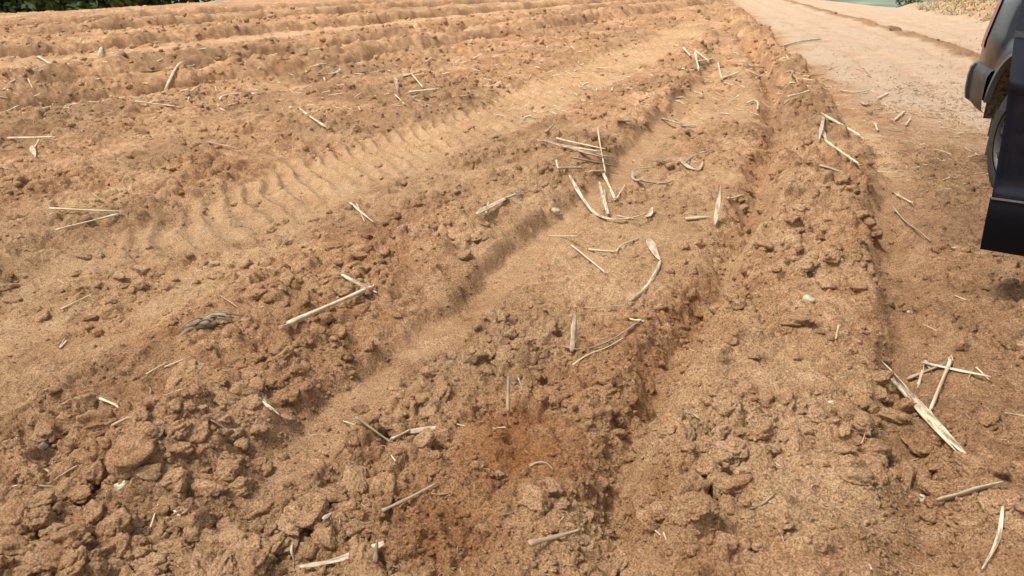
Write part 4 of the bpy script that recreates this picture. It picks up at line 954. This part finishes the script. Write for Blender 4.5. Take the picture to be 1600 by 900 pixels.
M_BARK = simple_mat('bark', (0.09, 0.065, 0.045), 0.9, spec=0.2, col2=(0.16, 0.12, 0.09), var=0.15, scale=6)
M_LEAF = [simple_mat('leaf_dark', (0.030, 0.055, 0.020), 0.7, spec=0.2, col2=(0.055, 0.085, 0.03), var=0.15, scale=.8),
          simple_mat('leaf_mid', (0.045, 0.075, 0.022), 0.7, spec=0.2, col2=(0.075, 0.105, 0.035), var=0.15, scale=.8)]
def tree_meshes(s, h):
    r_ = np.random.default_rng(s); V = []; Fc = []
    def limb(p, q, r0, r1, n=5):
        b = len(V); t = np.linspace(0, 1, n); q = np.asarray(q, float); p = np.asarray(p, float)
        for i in range(n):
            c = p + (q - p) * t[i] + r_.normal(0, .04, 3) * h * .12 * np.sin(t[i] * 3.14); rr = r0 + (r1 - r0) * t[i]
            V.extend([c + (math.cos(k * 1.047) * rr, math.sin(k * 1.047) * rr, 0) for k in range(6)])
        Fc.extend([(b + i * 6 + k, b + i * 6 + (k + 1) % 6, b + (i + 1) * 6 + (k + 1) % 6, b + (i + 1) * 6 + k) for i in range(n - 1) for k in range(6)])
    limb((0, 0, -.5), (0, 0, h * .8), h * .028, h * .008, 7)
    cl = []
    for i in range(16):
        z0 = h * r_.uniform(.06, .7); an = r_.uniform(0, 6.28); l = h * r_.uniform(.14, .30) * (1.15 - z0 / h)
        e = (math.cos(an) * l, math.sin(an) * l, z0 + h * r_.uniform(.05, .16)); limb((0, 0, z0), e, h * .010, h * .003, 4); cl.append((e, h * r_.uniform(.08, .13)))
    for i in range(9): cl.append(((r_.normal(0, .06) * h, r_.normal(0, .06) * h, h * r_.uniform(.55, .95)), h * r_.uniform(.08, .12)))
    trunk = poly_mesh('trunk', V, Fc, M_BARK)
    LV = []
    for c, rr in cl:
        n = 130; d = r_.normal(size=(n, 3)); d /= np.linalg.norm(d, axis=1)[:, None]; p = np.array(c) + d * (rr * r_.uniform(.35, 1.0, n) ** .5)[:, None] * np.array([1.1, 1.1, .8])
        a_ = r_.normal(size=(n, 3)); a_ /= np.linalg.norm(a_, axis=1)[:, None]; b_ = np.cross(a_, r_.normal(size=(n, 3))); b_ /= np.linalg.norm(b_, axis=1)[:, None]
        sz = (h * r_.uniform(.012, .026, n))[:, None]
        LV.append(np.stack([p - a_ * sz, p - b_ * sz * .6, p + a_ * sz, p + b_ * sz * .6], 1).reshape(-1, 3))
    LV = np.concatenate(LV); LF = np.arange(len(LV)).reshape(-1, 4)
    crown = poly_mesh('crown', LV, LF, M_LEAF[s % 2], smooth=False)
    return trunk, crown
TM = [tree_meshes(s, 1.0) for s in (1, 2, 3, 4)]
def plant_tree(x, y, h, k, lab, group=None, sink=0.0):
    z = float(dome(np.array([x]), np.array([y]))[0])
    t = bpy.data.objects.new('broadleaf_tree', None); t.location = (x, y, z - sink); t.rotation_euler = (0, 0, rnd.uniform(0, 6.28)); t.scale = (h * 1.05, h * 1.05, h); COL.objects.link(t)
    tag(t, lab, 'tree', group)
    for nm, me in zip(('trunk', 'crown'), TM[k % 4]):
        o = bpy.data.objects.new(nm, me); o.parent = t; COL.objects.link(o)
for i in range(40):
    u = i / 39.0; x = -118 + u * 92 + rnd.uniform(-2, 2); y = 110 + rnd.uniform(-3, 3) + 7 * (i % 2)
    plant_tree(x, y, rnd.uniform(19, 27), i, 'dark green tree in the row behind the far left edge of the field', 'dark trees behind the far left field edge')
plant_tree(92.7, 190.0, 15.6, 1, 'single small dark tree beyond the far end of the dirt road')
gx = np.concatenate([-np.geomspace(3000, 60, 34), np.linspace(-50, 50, 12), np.geomspace(60, 3000, 34)]); gy = np.concatenate([-np.geomspace(2500, 60, 26), np.linspace(-50, 50, 8), np.geomspace(60, 3500, 44)])
VX, VY = np.meshgrid(gx, gy); d = np.hypot(VX, VY)
VZ = -46 + 8 * fbm(VX / 210, VY / 210, 5, 3) + sstep(900, 3000, d) * (30 + 40 * fbm(VX / 700, VY / 700, 9, 3))
VZ -= 6 * (1 - sstep(100, 400, d))
ii = np.arange(VX.size).reshape(VX.shape)
vq = np.stack([ii[:-1, :-1], ii[:-1, 1:], ii[1:, 1:], ii[1:, :-1]], -1).reshape(-1, 4)
M_VAL = simple_mat('valley_green_haze', (0.085, 0.125, 0.085), 0.9, spec=0.1, col2=(0.21, 0.23, 0.16), var=0.12, scale=.012)  # distance haze is put into this bluish green, no haze volume
tag(grid_object('valley', np.stack([VX.ravel(), VY.ravel(), VZ.ravel()], 1), vq, M_VAL), kind='structure')

# ------------------------------------------------------------------ the car
M_PAINT, nt_, bs_ = new_mat('paint_navy_black')
co_ = N(nt_, 'ShaderNodeNewGeometry').outputs['Position']
dust = ramp(nt_, noise(nt_, co_, 7, 6, 0.7), [(0.44, (0, 0, 0)), (0.75, (1, 1, 1))])
nt_.links.new(mix(nt_, mth(nt_, 'MULTIPLY', dust, 0.025), (0.0025, 0.004, 0.009), (0.30, 0.20, 0.12)), bs_.inputs['Base Color'])
bs_.inputs['Metallic'].default_value = 0.0; bs_.inputs['Specular IOR Level'].default_value = 0.12; bs_.inputs['Roughness'].default_value = 0.28; bs_.inputs['Coat Weight'].default_value = 0.30; bs_.inputs['Coat Roughness'].default_value = 0.06
M_TRIM = simple_mat('trim_black_plastic', (0.018, 0.018, 0.020), 0.45, spec=0.45)
M_TRIMG = simple_mat('trim_grey_plastic', (0.075, 0.075, 0.075), 0.42, spec=0.5, col2=(0.12, 0.105, 0.09), var=.2, scale=14)
M_GLOSS = simple_mat('sill_black', (0.003, 0.003, 0.005), 0.5, spec=0.12)
M_CHROME = simple_mat('bright_strip', (0.55, 0.55, 0.56), 0.2, metal=0.9)
M_BUMP = simple_mat('bumper_dusty', (0.022, 0.019, 0.017), 0.5, spec=0.22, col2=(0.052, 0.040, 0.030), var=.15, scale=9)
M_LINER = simple_mat('muddy_liner', (0.030, 0.024, 0.019), 0.95, spec=0.15, col2=(0.17, 0.105, 0.06), var=0.12, scale=35)
M_FLAP = simple_mat('muddy_flap', (0.045, 0.030, 0.020), 0.85, spec=0.2, col2=(0.13, 0.08, 0.047), var=0.15, scale=18)
M_TYRE = simple_mat('tyre_rubber', (0.018, 0.017, 0.016), 0.85, spec=0.2, col2=(0.045, 0.036, 0.028), var=0.2, scale=16)
M_RIM = simple_mat('rim_dark', (0.025, 0.024, 0.023), 0.5, metal=0.2, spec=0.3, col2=(0.05, 0.042, 0.034), var=.2, scale=20)
M_RED = simple_mat('lamp_red', (0.22, 0.035, 0.03), 0.3, spec=0.3, coat=0.2)
M_LAMP = simple_mat('lamp_clear', (0.30, 0.31, 0.33), 0.08, spec=0.7, coat=0.5)
M_SEAT = simple_mat('seat_fabric', (0.03, 0.03, 0.033), 0.9, spec=0.2, col2=(0.045, 0.045, 0.048), var=.2, scale=60)
M_GLASS, ntg, bg = new_mat('tinted_glass')
bg.inputs['Base Color'].default_value = (0.20, 0.24, 0.27, 1); bg.inputs['Roughness'].default_value = 0.02; bg.inputs['Transmission Weight'].default_value = 0.75; bg.inputs['IOR'].default_value = 1.5; bg.inputs['Coat Weight'].default_value = 0.5

car = bpy.data.objects.new('parked_car', None)
CAR_O = Vector((3.25, 5.07, 0.025)); CAR_R = math.radians(-9.0)
car.location = CAR_O; car.rotation_euler = (0, 0, CAR_R); COL.objects.link(car)
tag(car, 'dark navy black car parked on the lane with its front side door open', 'car')
def part(name, V, F, mat, parent=None, smooth=True, bev=0.0, seg=2):
    me = poly_mesh(name, V, F, mat, smooth=smooth)
    bm = bmesh.new(); bm.from_mesh(me); bmesh.ops.remove_doubles(bm, verts=bm.verts, dist=1e-5); bmesh.ops.recalc_face_normals(bm, faces=bm.faces)
    if bev > 0: bmesh.ops.bevel(bm, geom=list(bm.edges), offset=bev, segments=seg, profile=0.5, affect='EDGES')
    bm.to_mesh(me); bm.free()
    if smooth:
        me.polygons.foreach_set('use_smooth', np.ones(len(me.polygons), bool))
        try: me.set_sharp_from_angle(angle=math.radians(38))
        except Exception: pass
    o = bpy.data.objects.new(name, me); o.parent = parent or car; COL.objects.link(o); return o
def box(x0, x1, y0, y1, z0, z1):
    V = [(x, y, z) for x in (x0, x1) for y in (y0, y1) for z in (z0, z1)]
    return V, [(0, 1, 3, 2), (4, 6, 7, 5), (0, 4, 5, 1), (2, 3, 7, 6), (0, 2, 6, 4), (1, 5, 7, 3)]
W = 1.90; BELT = 1.27; AR = 0.43; ARZ = 0.56; AZ = 0.40; WB = -2.85
def x_in(y, z):
    """inset of the flank from its widest plane, at length y and height z"""
    q = 0.0
    if y > 0.40: q += 0.10 * ((y - 0.40) / 0.55) ** 1.6
    if y < -3.1: q += 0.34 * ((-3.1 - y) / 0.65) ** 2.2
    zz = np.interp(z, [0.3, 0.42, 0.6, 0.80, 0.98, 1.02, 1.27, 1.85], [0.05, 0.02, 0.006, 0.0, 0.004, 0.014, 0.06, 0.34])
    fl = 0.0
    for yc in (0, WB):
        dd = math.hypot(y - yc, (z - AZ) * AR / ARZ); fl = max(fl, 0.022 * max(0, 1 - abs(dd - AR) / 0.10))
    return q + float(zz) - fl
def z_bot(y):
    b = 0.40
    if y > 0.40: b = 0.60
    if y < -3.3: b = 0.5
    for yc in (0, WB):
        if abs(y - yc) < AR: b = max(b, AZ + ARZ * math.sqrt(1 - ((y - yc) / AR) ** 2))
    return b
def z_top(y):
    return float(np.interp(y, [-3.75, -3.6, -2.95, -2.15, -1.25, -0.9, 0.1, 0.55, 0.80, 0.95], [0.98, 1.07, 1.17, 1.23, 1.74, 1.80, 1.82, 1.78, 1.62, 1.40]))
ys = sorted(set([round(v, 3) for v in list(np.linspace(-3.75, 0.95, 76)) + [AR * math.sin(a_) for a_ in np.linspace(-1.5707, 1.5707, 25)] + [WB + AR * math.sin(a_) for a_ in np.linspace(-1.5707, 1.5707, 25)] + [-2.52, -1.47]]))
secs = []
for y in ys:
    zt = z_top(y); zb = z_bot(y); be = min(BELT, zt - 0.05); s_ = []
    for t in np.linspace(0, 1, 12): z = zb + (be - zb) * t; s_.append((x_in(y, z), y, z))
    for t in np.linspace(0, 1, 7)[1:]: z = be + (zt - 0.07 - be) * t; s_.append((x_in(y, z), y, z))
    x0 = s_[-1][0]
    for t in (0.25, .5, .75, 1.0): s_.append((x0 + (0.12) * (1 - math.cos(t * 1.57)), y, zt - 0.07 + 0.062 * math.sin(t * 1.57)))
    s_.append((W * .32, y, zt + 0.006)); s_.append((W / 2, y, zt + 0.015)); secs.append(s_)
ns1 = len(secs[0]); full = []
for s_ in secs:
    full.append(s_ + [(W - p[0], p[1], p[2]) for p in s_[:-1][::-1]])
nf = len(full[0]); V = [p for s_ in full for p in s_]; F = []
for i in range(len(ys) - 1):
    ym = (ys[i] + ys[i + 1]) / 2
    for j in range(nf - 1):
        if -2.52 < ym < -1.47 and j < 17: continue          # doorway of the open door
        F.append((i * nf + j, i * nf + j + 1, (i + 1) * nf + j + 1, (i + 1) * nf + j))
for i in (0, len(ys) - 1):
    for j in range(ns1 - 1): F.append((i * nf + j, i * nf + j + 1, i * nf + nf - 2 - j, i * nf + nf - 1 - j))
part('body', V, F, M_PAINT)
# underbody and cabin
part('underbody', *box(0.2, 1.7, -3.5, 0.75, 0.28, 0.42), M_TRIM, smooth=False)
Vc, Fc_ = box(0.17, 1.76, -2.25, -0.7, 0.43, 1.18); Fc_ = [f for f in Fc_ if f not in ((0, 1, 3, 2), (1, 5, 7, 3))]
part('cabin_lining', Vc, Fc_, M_SEAT, smooth=False)
for sx_ in (0.32, 1.12):
    so = part('seat', *box(sx_, sx_ + .5, -1.95, -1.45, .55, .72), M_SEAT, bev=.05, seg=3)
    b = part('backrest', *box(sx_ + .02, sx_ + .48, -1.50, -1.34, .70, 1.32), M_SEAT, so, bev=.05, seg=3)
    part('headrest', *box(sx_ + .13, sx_ + .37, -1.46, -1.35, 1.36, 1.52), M_SEAT, so, bev=.035, seg=3)
tv = []; tf = []
for i in range(28):
    for j in range(8):
        a1, a2 = i / 28 * 6.283, j / 8 * 6.283; r = .18 + .016 * math.cos(a2); tv.append((.57 + r * math.cos(a1), -2.12 + .016 * math.sin(a2) + .06 * math.sin(a1), 1.02 + r * math.sin(a1)))
        tf.append((i * 8 + j, i * 8 + (j + 1) % 8, ((i + 1) % 28) * 8 + (j + 1) % 8, ((i + 1) % 28) * 8 + j))
sw = part('steering_wheel', tv, tf, M_TRIM); part('wheel_hub', *box(.51, .63, -2.15, -2.1, .96, 1.07), M_TRIM, sw, bev=.015)
part('dashboard', *box(.24, 1.66, -2.40, -2.16, .78, 1.10), M_TRIM, bev=.05, seg=3)
# wheels with arch liner, arch lip and mud flaps
def wheel(yc, side):
    sg = 1 if side == 0 else -1; xo = 0.035 if side == 0 else W - 0.035
    prof = [(0.0, .245), (-.004, .27), (.004, .33), (.022, .372), (.05, .388), (.062, .380), (.068, .380), (.076, .391), (.11, .392), (.114, .382), (.122, .382), (.126, .392), (.17, .391), (.176, .380), (.184, .380), (.19, .388), (.225, .372), (.243, .33), (.245, .245)]
    n = 64; V = []; F = []
    for i in range(n):
        a_ = i / n * 6.28318; lug = -0.006 if i % 2 else 0.002
        for k, (px, r) in enumerate(prof):
            rr = r + (lug if r > .37 else 0); V.append((xo + sg * px, yc + rr * math.cos(a_), .39 + rr * math.sin(a_)))
    m = len(prof)
    for i in range(n):
        for k in range(m - 1): F.append((i * m + k, i * m + k + 1, ((i + 1) % n) * m + k + 1, ((i + 1) % n) * m + k))
    root = part('wheel', V, F, M_TYRE); root.data.name = 'wheel'
    V = []; F = []; rp = [(.20, .247), (.012, .247), (.004, .238), (.016, .225), (.075, .215), (.20, .21)]; m = len(rp)
    for i in range(n):
        a_ = i / n * 6.28318
        for px, r in rp: V.append((xo + sg * px, yc + r * math.cos(a_), .39 + r * math.sin(a_)))
    for i in range(n):
        for k in range(m - 1): F.append((i * m + k, i * m + k + 1, ((i + 1) % n) * m + k + 1, ((i + 1) % n) * m + k))
    b = len(V)
    for i in range(6):                                        # six double spokes
        for da in (-.13, .13):
            a_ = i / 6 * 6.28318 + .3; b = len(V)
            for r, wd, px in ((.05, .020, .030), (.14, .017, .022), (.222, .020, .020)):
                aa = a_ + da * (r / .222); c = np.array((yc + r * math.cos(aa), .39 + r * math.sin(aa))); tn = np.array((-math.sin(aa), math.cos(aa))) * wd
                for dx, sgn in ((0, -1), (0, 1), (.035, 1), (.035, -1)): V.append((xo + sg * (px + dx), c[0] + tn[0] * sgn, c[1] + tn[1] * sgn))
            for k in range(2):
                for e in range(4): F.append((b + k * 4 + e, b + k * 4 + (e + 1) % 4, b + k * 4 + 4 + (e + 1) % 4, b + k * 4 + 4 + e))
    b = len(V)
    for px, r in ((.024, .0001), (.022, .05), (.035, .062), (.08, .065)):
        for i in range(20): V.append((xo + sg * px, yc + r * math.cos(i / 20 * 6.28318), .39 + r * math.sin(i / 20 * 6.28318)))
    for k in range(3):
        for i in range(20): F.append((b + k * 20 + i, b + k * 20 + (i + 1) % 20, b + k * 20 + 20 + (i + 1) % 20, b + k * 20 + 20 + i))
    part('rim', V, F, M_RIM, root)
    V = []; F = []                                            # brake disc backing
    for r in (.03, .19):
        for i in range(24): V.append((xo + sg * .13, yc + r * math.cos(i / 24 * 6.28318), .39 + r * math.sin(i / 24 * 6.28318)))
    for i in range(24): F.append((i, (i + 1) % 24, 24 + (i + 1) % 24, 24 + i))
    part('brake_disc', V, F, M_TRIM, root)
    # liner
    V = []; F = []; n = 26
    for i in range(n + 1):
        a_ = 0.12 + i / n * (math.pi - .12); cy, cz_ = yc + (AR - .004) * math.cos(a_), AZ + (ARZ - .004) * math.sin(a_)
        xf = x_in(cy, max(cz_, .45)) + .012
        for px in (xf, .2, .36): V.append(((px if side == 0 else W - px), cy, cz_))
    for i in range(n):
        for k in range(2): F.append((i * 3 + k, i * 3 + k + 1, i * 3 + 4 + k, i * 3 + 3 + k))
    c0 = len(V); V.append((.36 if side == 0 else W - .36, yc, AZ))
    for i in range(n): F.append((i * 3 + 2, c0, i * 3 + 5))
    part('wheel_arch_liner', V, F, M_LINER)
    # lip
    V = []; F = []; n = 40
    for i in range(n + 1):
        a_ = 0.33 + i / n * (math.pi - .35)
        for dr, dx in ((-.010, .03), (-.006, -.006), (.016, -.008), (.026, .004)):
            cy, cz_ = yc + (AR + dr) * math.cos(a_), AZ + (ARZ + dr) * math.sin(a_); xf = x_in(cy, max(cz_, .4)) + dx
            V.append((xf if side == 0 else W - xf, cy, cz_))
    for i in range(n):
        for k in range(3): F.append((i * 4 + k, i * 4 + k + 1, i * 4 + 5 + k, i * 4 + 4 + k))
    part('wheel_arch_trim', V, F, M_TRIMG)
for yc in (0.0, WB):
    for side in (0, 1): wheel(yc, side)
for side in (0, 1):
    x0, x1 = (0.075, .30) if side == 0 else (W - .30, W - .075)
    part('mud_flap', *box(x0, x1, 0.405, 0.43, .21, .68), M_FLAP, bev=.008)
# rear bumper : painted skin with a lighter ledge, black end cap, lamps
V = []; F = []; path = []
for t in np.linspace(0, 1, 14): y = .395 + t * .505; path.append((x_in(y, .8) - .02, y))
xe_, ye_ = path[-1]
for t in np.linspace(0, 1, 8)[1:]: path.append((xe_ + .02 * t + .17 * (1 - math.cos(t * 1.57)), ye_ + .14 * math.sin(t * 1.57)))
path += [(W / 2, 1.08)]
pl = path + [(W - p[0], p[1]) for p in path[:-1][::-1]]
secb = [(.03, .50), (.0, .53), (-.012, .60), (-.014, .70), (-.012, .755), (.004, .79), (.05, .815), (.10, .82)]
for i, (x, y) in enumerate(pl):
    a0 = np.array(pl[max(i - 1, 0)]); a1 = np.array(pl[min(i + 1, len(pl) - 1)]); t = a1 - a0; t /= np.linalg.norm(t); nrm = np.array((t[1], -t[0]))
    for ins, z in secb: V.append((x + nrm[0] * ins, y + nrm[1] * ins, z))
m = len(secb)
F = [(i * m + k, i * m + k + 1, (i + 1) * m + k + 1, (i + 1) * m + k) for i in range(len(pl) - 1) for k in range(m - 1)]
bumper = part('rear_bumper', V, F, M_BUMP)
V = []; ki = list(range(12, len(pl) - 12)); 
for i in ki:
    x, y = pl[i]; a0 = np.array(pl[i - 1]); a1 = np.array(pl[i + 1]); t = a1 - a0; t /= np.linalg.norm(t); nrm = np.array((t[1], -t[0]))
    for ins, z in ((.02, .515), (-.022, .535), (-.034, .60), (-.036, .70), (-.030, .76), (-.008, .79), (.03, .79)): V.append((x + nrm[0] * ins, y + nrm[1] * ins, z))
F = [(i * 7 + k, i * 7 + k + 1, (i + 1) * 7 + k + 1, (i + 1) * 7 + k) for i in range(len(ki) - 1) for k in range(6)] + [tuple(range(7)), tuple((len(ki) - 1) * 7 + k for k in range(7))]
part('bumper_guard', V, F, M_TRIM, bumper)
for side in (0, 1):
    V = []; F = []; cols = [(y, None) for y in np.linspace(.82, .948, 7)] + [(.957, dx) for dx in (.02, .06, .11)]
    zs = np.linspace(.90, 1.36, 9)
    for y, dx in cols:
        for z in zs:
            x = x_in(min(y, .95), z) - (.009 if dx is None else -dx); V.append((x if side == 0 else W - x, y + (0.006 if dx is None and y > .94 else 0) + (.004 if dx is not None else 0), z))
    F = [(i * 9 + k, i * 9 + k + 1, (i + 1) * 9 + k + 1, (i + 1) * 9 + k) for i in range(len(cols) - 1) for k in range(8)]
    part('tail_light', V, F, M_RED)
part('rear_window', [(.42, .79, 1.66), (W - .42, .79, 1.66), (W - .36, .985, 1.36), (.36, .985, 1.36), (.42, .775, 1.65), (W - .42, .775, 1.65), (W - .36, .965, 1.35), (.36, .965, 1.35)], [(0, 1, 2, 3), (4, 7, 6, 5), (0, 3, 7, 4), (1, 5, 6, 2), (0, 4, 5, 1), (3, 2, 6, 7)], M_GLASS, smooth=False)
part('number_plate', *box(W / 2 - .24, W / 2 + .24, .955, .965, .93, 1.05), simple_mat('plate_white', (.7, .7, .68), .5), smooth=False)
part('tailgate_handle', *box(W / 2 - .2, W / 2 + .2, .955, .985, 1.12, 1.16), M_CHROME, bev=.008)
# side glass, shut lines as thin proud strips, windscreen, lights in front
def side_patch(name, y0, y1, z0, z1, side, mat, off=0.006, sl0=0.0, sl1=0.0):
    V = []
    for o_ in (-off, .004):
        for (y, z) in ((y0, z0), (y1, z0), (y1 + sl1, z1), (y0 + sl0, z1)):
            x = x_in(y, z) + o_; V.append((x if side == 0 else W - x, y, z))
    return part(name, V, [(0, 1, 2, 3), (4, 7, 6, 5), (0, 4, 5, 1), (1, 5, 6, 2), (2, 6, 7, 3), (3, 7, 4, 0)], mat, smooth=False)
for side in (0, 1):
    if side == 1: side_patch('door_window', -2.0, -1.50, 1.29, 1.64, side, M_GLASS, sl0=.45)
    side_patch('door_window', -1.40, -.50, 1.29, 1.68, side, M_GLASS, sl1=-.03)
    side_patch('quarter_window', -.40, .42, 1.30, 1.66, side, M_GLASS, sl1=-.16)
    for yv in ((-1.45,) if side == 0 else (-2.52, -1.45)): side_patch('door_gap_seal', yv - .004, yv + .004, .45, 1.26, side, M_TRIM, .002)
    side_patch('rear_door_handle', -.78, -.58, 1.08, 1.115, side, M_CHROME, .03)
    side_patch('sill_cladding', -2.25, -.58, .40, .56, side, M_TRIM, .012)
    V, F = box(-.24, -.04, -2.32, -2.20, 1.24, 1.40) if side == 0 else box(W + .04, W + .24, -2.32, -2.20, 1.24, 1.40)
    if side == 1: part('wing_mirror', V, F, M_PAINT, bev=.03, seg=3)
    V, F = box(.10, .45, -3.72, -3.40, .82, .99) if side == 0 else box(W - .45, W - .10, -3.72, -3.40, .82, .99)
    part('headlight', V, F, M_LAMP, bev=.03, seg=3)
part('windscreen', [(.30, -2.16, 1.25), (W - .30, -2.16, 1.25), (W - .42, -1.30, 1.735), (.42, -1.30, 1.735), (.30, -2.15, 1.235), (W - .30, -2.15, 1.235), (W - .42, -1.29, 1.72), (.42, -1.29, 1.72)], [(0, 1, 2, 3), (4, 7, 6, 5), (0, 3, 7, 4), (1, 5, 6, 2), (0, 4, 5, 1), (3, 2, 6, 7)], M_GLASS, smooth=False)
part('front_grille', *box(.52, W - .52, -3.80, -3.70, .66, .92), M_TRIM, bev=.02)
part('front_bumper', *box(.22, W - .22, -3.84, -3.45, .42, .64), M_TRIM, bev=.06, seg=3)
# ---- the open front door : hinge at its near edge, swung out about 66 degrees
HINGE = np.array((0.03, -2.52)); DD = np.array((-.911, .412)); DN = np.array((-.412, -.911))      # along the door, outward normal
def door_pt(s, o_, z): p = HINGE + DD * s + DN * o_; return (p[0], p[1], z)
def d_out(z): return float(np.interp(z, [.36, .44, .55, .60, .66, .80, 1.00, 1.04, 1.12, 1.23], [-.020, .004, .016, .018, .006, .012, .016, .026, .010, -.02]))
def d_len(z): return float(np.interp(z, [.36, .45, .6, .9, 1.23, 1.72], [1.025, 1.03, 1.035, 1.055, 1.095, 1.12]))
zs = [.36, .40, .44, .50, .55, .58, .60, .62, .64, .68, .74, .80, .88, .95, 1.0, 1.02, 1.04, 1.07, 1.12, 1.18, 1.23]
ssn = [0, .02, .1, .3, .5, .7, .85, .95, .985, 1.0]
V = []; F = []; ns_ = len(ssn); nz = len(zs)
for z in zs:
    for s in ssn: V.append(door_pt(s * d_len(z), d_out(z) - (.012 if s in (0, 1.0) else 0), z))
for z in zs:
    for s in ssn: V.append(door_pt(s * d_len(z), -.11, z))
o2 = ns_ * nz
for i in range(nz - 1):
    for k in range(ns_ - 1):
        F.append((i * ns_ + k, i * ns_ + k + 1, (i + 1) * ns_ + k + 1, (i + 1) * ns_ + k)); F.append((o2 + i * ns_ + k, o2 + (i + 1) * ns_ + k, o2 + (i + 1) * ns_ + k + 1, o2 + i * ns_ + k + 1))
    for k in (0, ns_ - 1): F.append((i * ns_ + k, (i + 1) * ns_ + k, o2 + (i + 1) * ns_ + k, o2 + i * ns_ + k))
for i in (0, nz - 1):
    for k in range(ns_ - 1): F.append((i * ns_ + k, i * ns_ + k + 1, o2 + i * ns_ + k + 1, o2 + i * ns_ + k))
door = part('front_door', V, F, M_PAINT); door['label'] = 'front side door swung wide open'
V = []; zc = [.352, .37, .42, .50, .56, .585, .59]
for z in zc:
    for s in (-.004, .5, .97, 1.004): V.append(door_pt(s * d_len(z), d_out(max(z, .36)) + (.006 if z < .585 else -.004), z))
F = [(i * 4 + k, i * 4 + k + 1, (i + 1) * 4 + k + 1, (i + 1) * 4 + k) for i in range(len(zc) - 1) for k in range(3)]
part('door_sill_trim', V, F, M_GLOSS, door)
V = [door_pt(s * d_len(z), d_out(.6) + oo, z) for s in (.0, 1.0) for z, oo in ((.586, .001), (.586, .007), (.593, .007), (.593, .001))]
part('trim_strip', V, [(0, 1, 5, 4), (1, 2, 6, 5), (2, 3, 7, 6), (3, 0, 4, 7), (0, 3, 2, 1), (4, 5, 6, 7)], M_TRIMG, door, smooth=False)
part('belt_seal', [door_pt(s * d_len(1.23), o_, z) for s in (0.02, 1.0) for o_, z in ((-.05, 1.228), (-.012, 1.228), (-.016, 1.25), (-.05, 1.25))], [(0, 1, 5, 4), (1, 2, 6, 5), (2, 3, 7, 6), (3, 0, 4, 7), (0, 3, 2, 1), (4, 5, 6, 7)], M_TRIM, door, smooth=False)
def fr(s, z, o_=0): return door_pt(s, -.03 - (z - 1.23) * .42 + o_, z)
for (a0, a1) in (((1.035, 1.25), (1.06, 1.73)), ((.02, 1.25), (.52, 1.70))):
    V = []
    for (s, z) in (a0, a1):
        for ds, o_ in ((0, 0), (.06, 0), (.06, -.05), (0, -.05)): V.append(fr(s + ds, z, o_))
    part('window_post', V, [(0, 1, 5, 4), (1, 2, 6, 5), (2, 3, 7, 6), (3, 0, 4, 7), (0, 3, 2, 1), (4, 5, 6, 7)], M_PAINT, door, smooth=False)
V = [fr(s, z, o_) for s, z1 in ((.50, 1.66), (1.12, 1.70)) for z, o_ in ((z1, 0), (z1 + .06, 0), (z1 + .06, -.05), (z1, -.05))]
part('window_header', V, [(0, 1, 5, 4), (1, 2, 6, 5), (2, 3, 7, 6), (3, 0, 4, 7), (0, 3, 2, 1), (4, 5, 6, 7)], M_PAINT, door, smooth=False)
V = [fr(s, z, o_) for o_ in (-.018, -.023) for s, z in ((.06, 1.245), (1.04, 1.245), (1.065, 1.70), (.52, 1.68))]
part('door_glass', V, [(0, 1, 2, 3), (4, 7, 6, 5), (0, 4, 5, 1), (1, 5, 6, 2), (2, 6, 7, 3), (3, 7, 4, 0)], M_GLASS, door, smooth=False)
V = [door_pt(s, o_, z) for s in (.80, 1.0) for o_, z in ((.02, 1.09), (.055, 1.095), (.055, 1.12), (.02, 1.125))]
part('door_handle', V, [(0, 1, 5, 4), (1, 2, 6, 5), (2, 3, 7, 6), (3, 0, 4, 7), (0, 3, 2, 1), (4, 5, 6, 7)], M_PAINT, door, bev=.006)
V = [door_pt(s, o_, z) for s in (.04, .18) for o_, z in ((.03, 1.24), (.24, 1.25), (.24, 1.40), (.03, 1.38))]
part('wing_mirror', V, [(0, 1, 5, 4), (1, 2, 6, 5), (2, 3, 7, 6), (3, 0, 4, 7), (0, 3, 2, 1), (4, 5, 6, 7)], M_PAINT, door, bev=.03, seg=3)
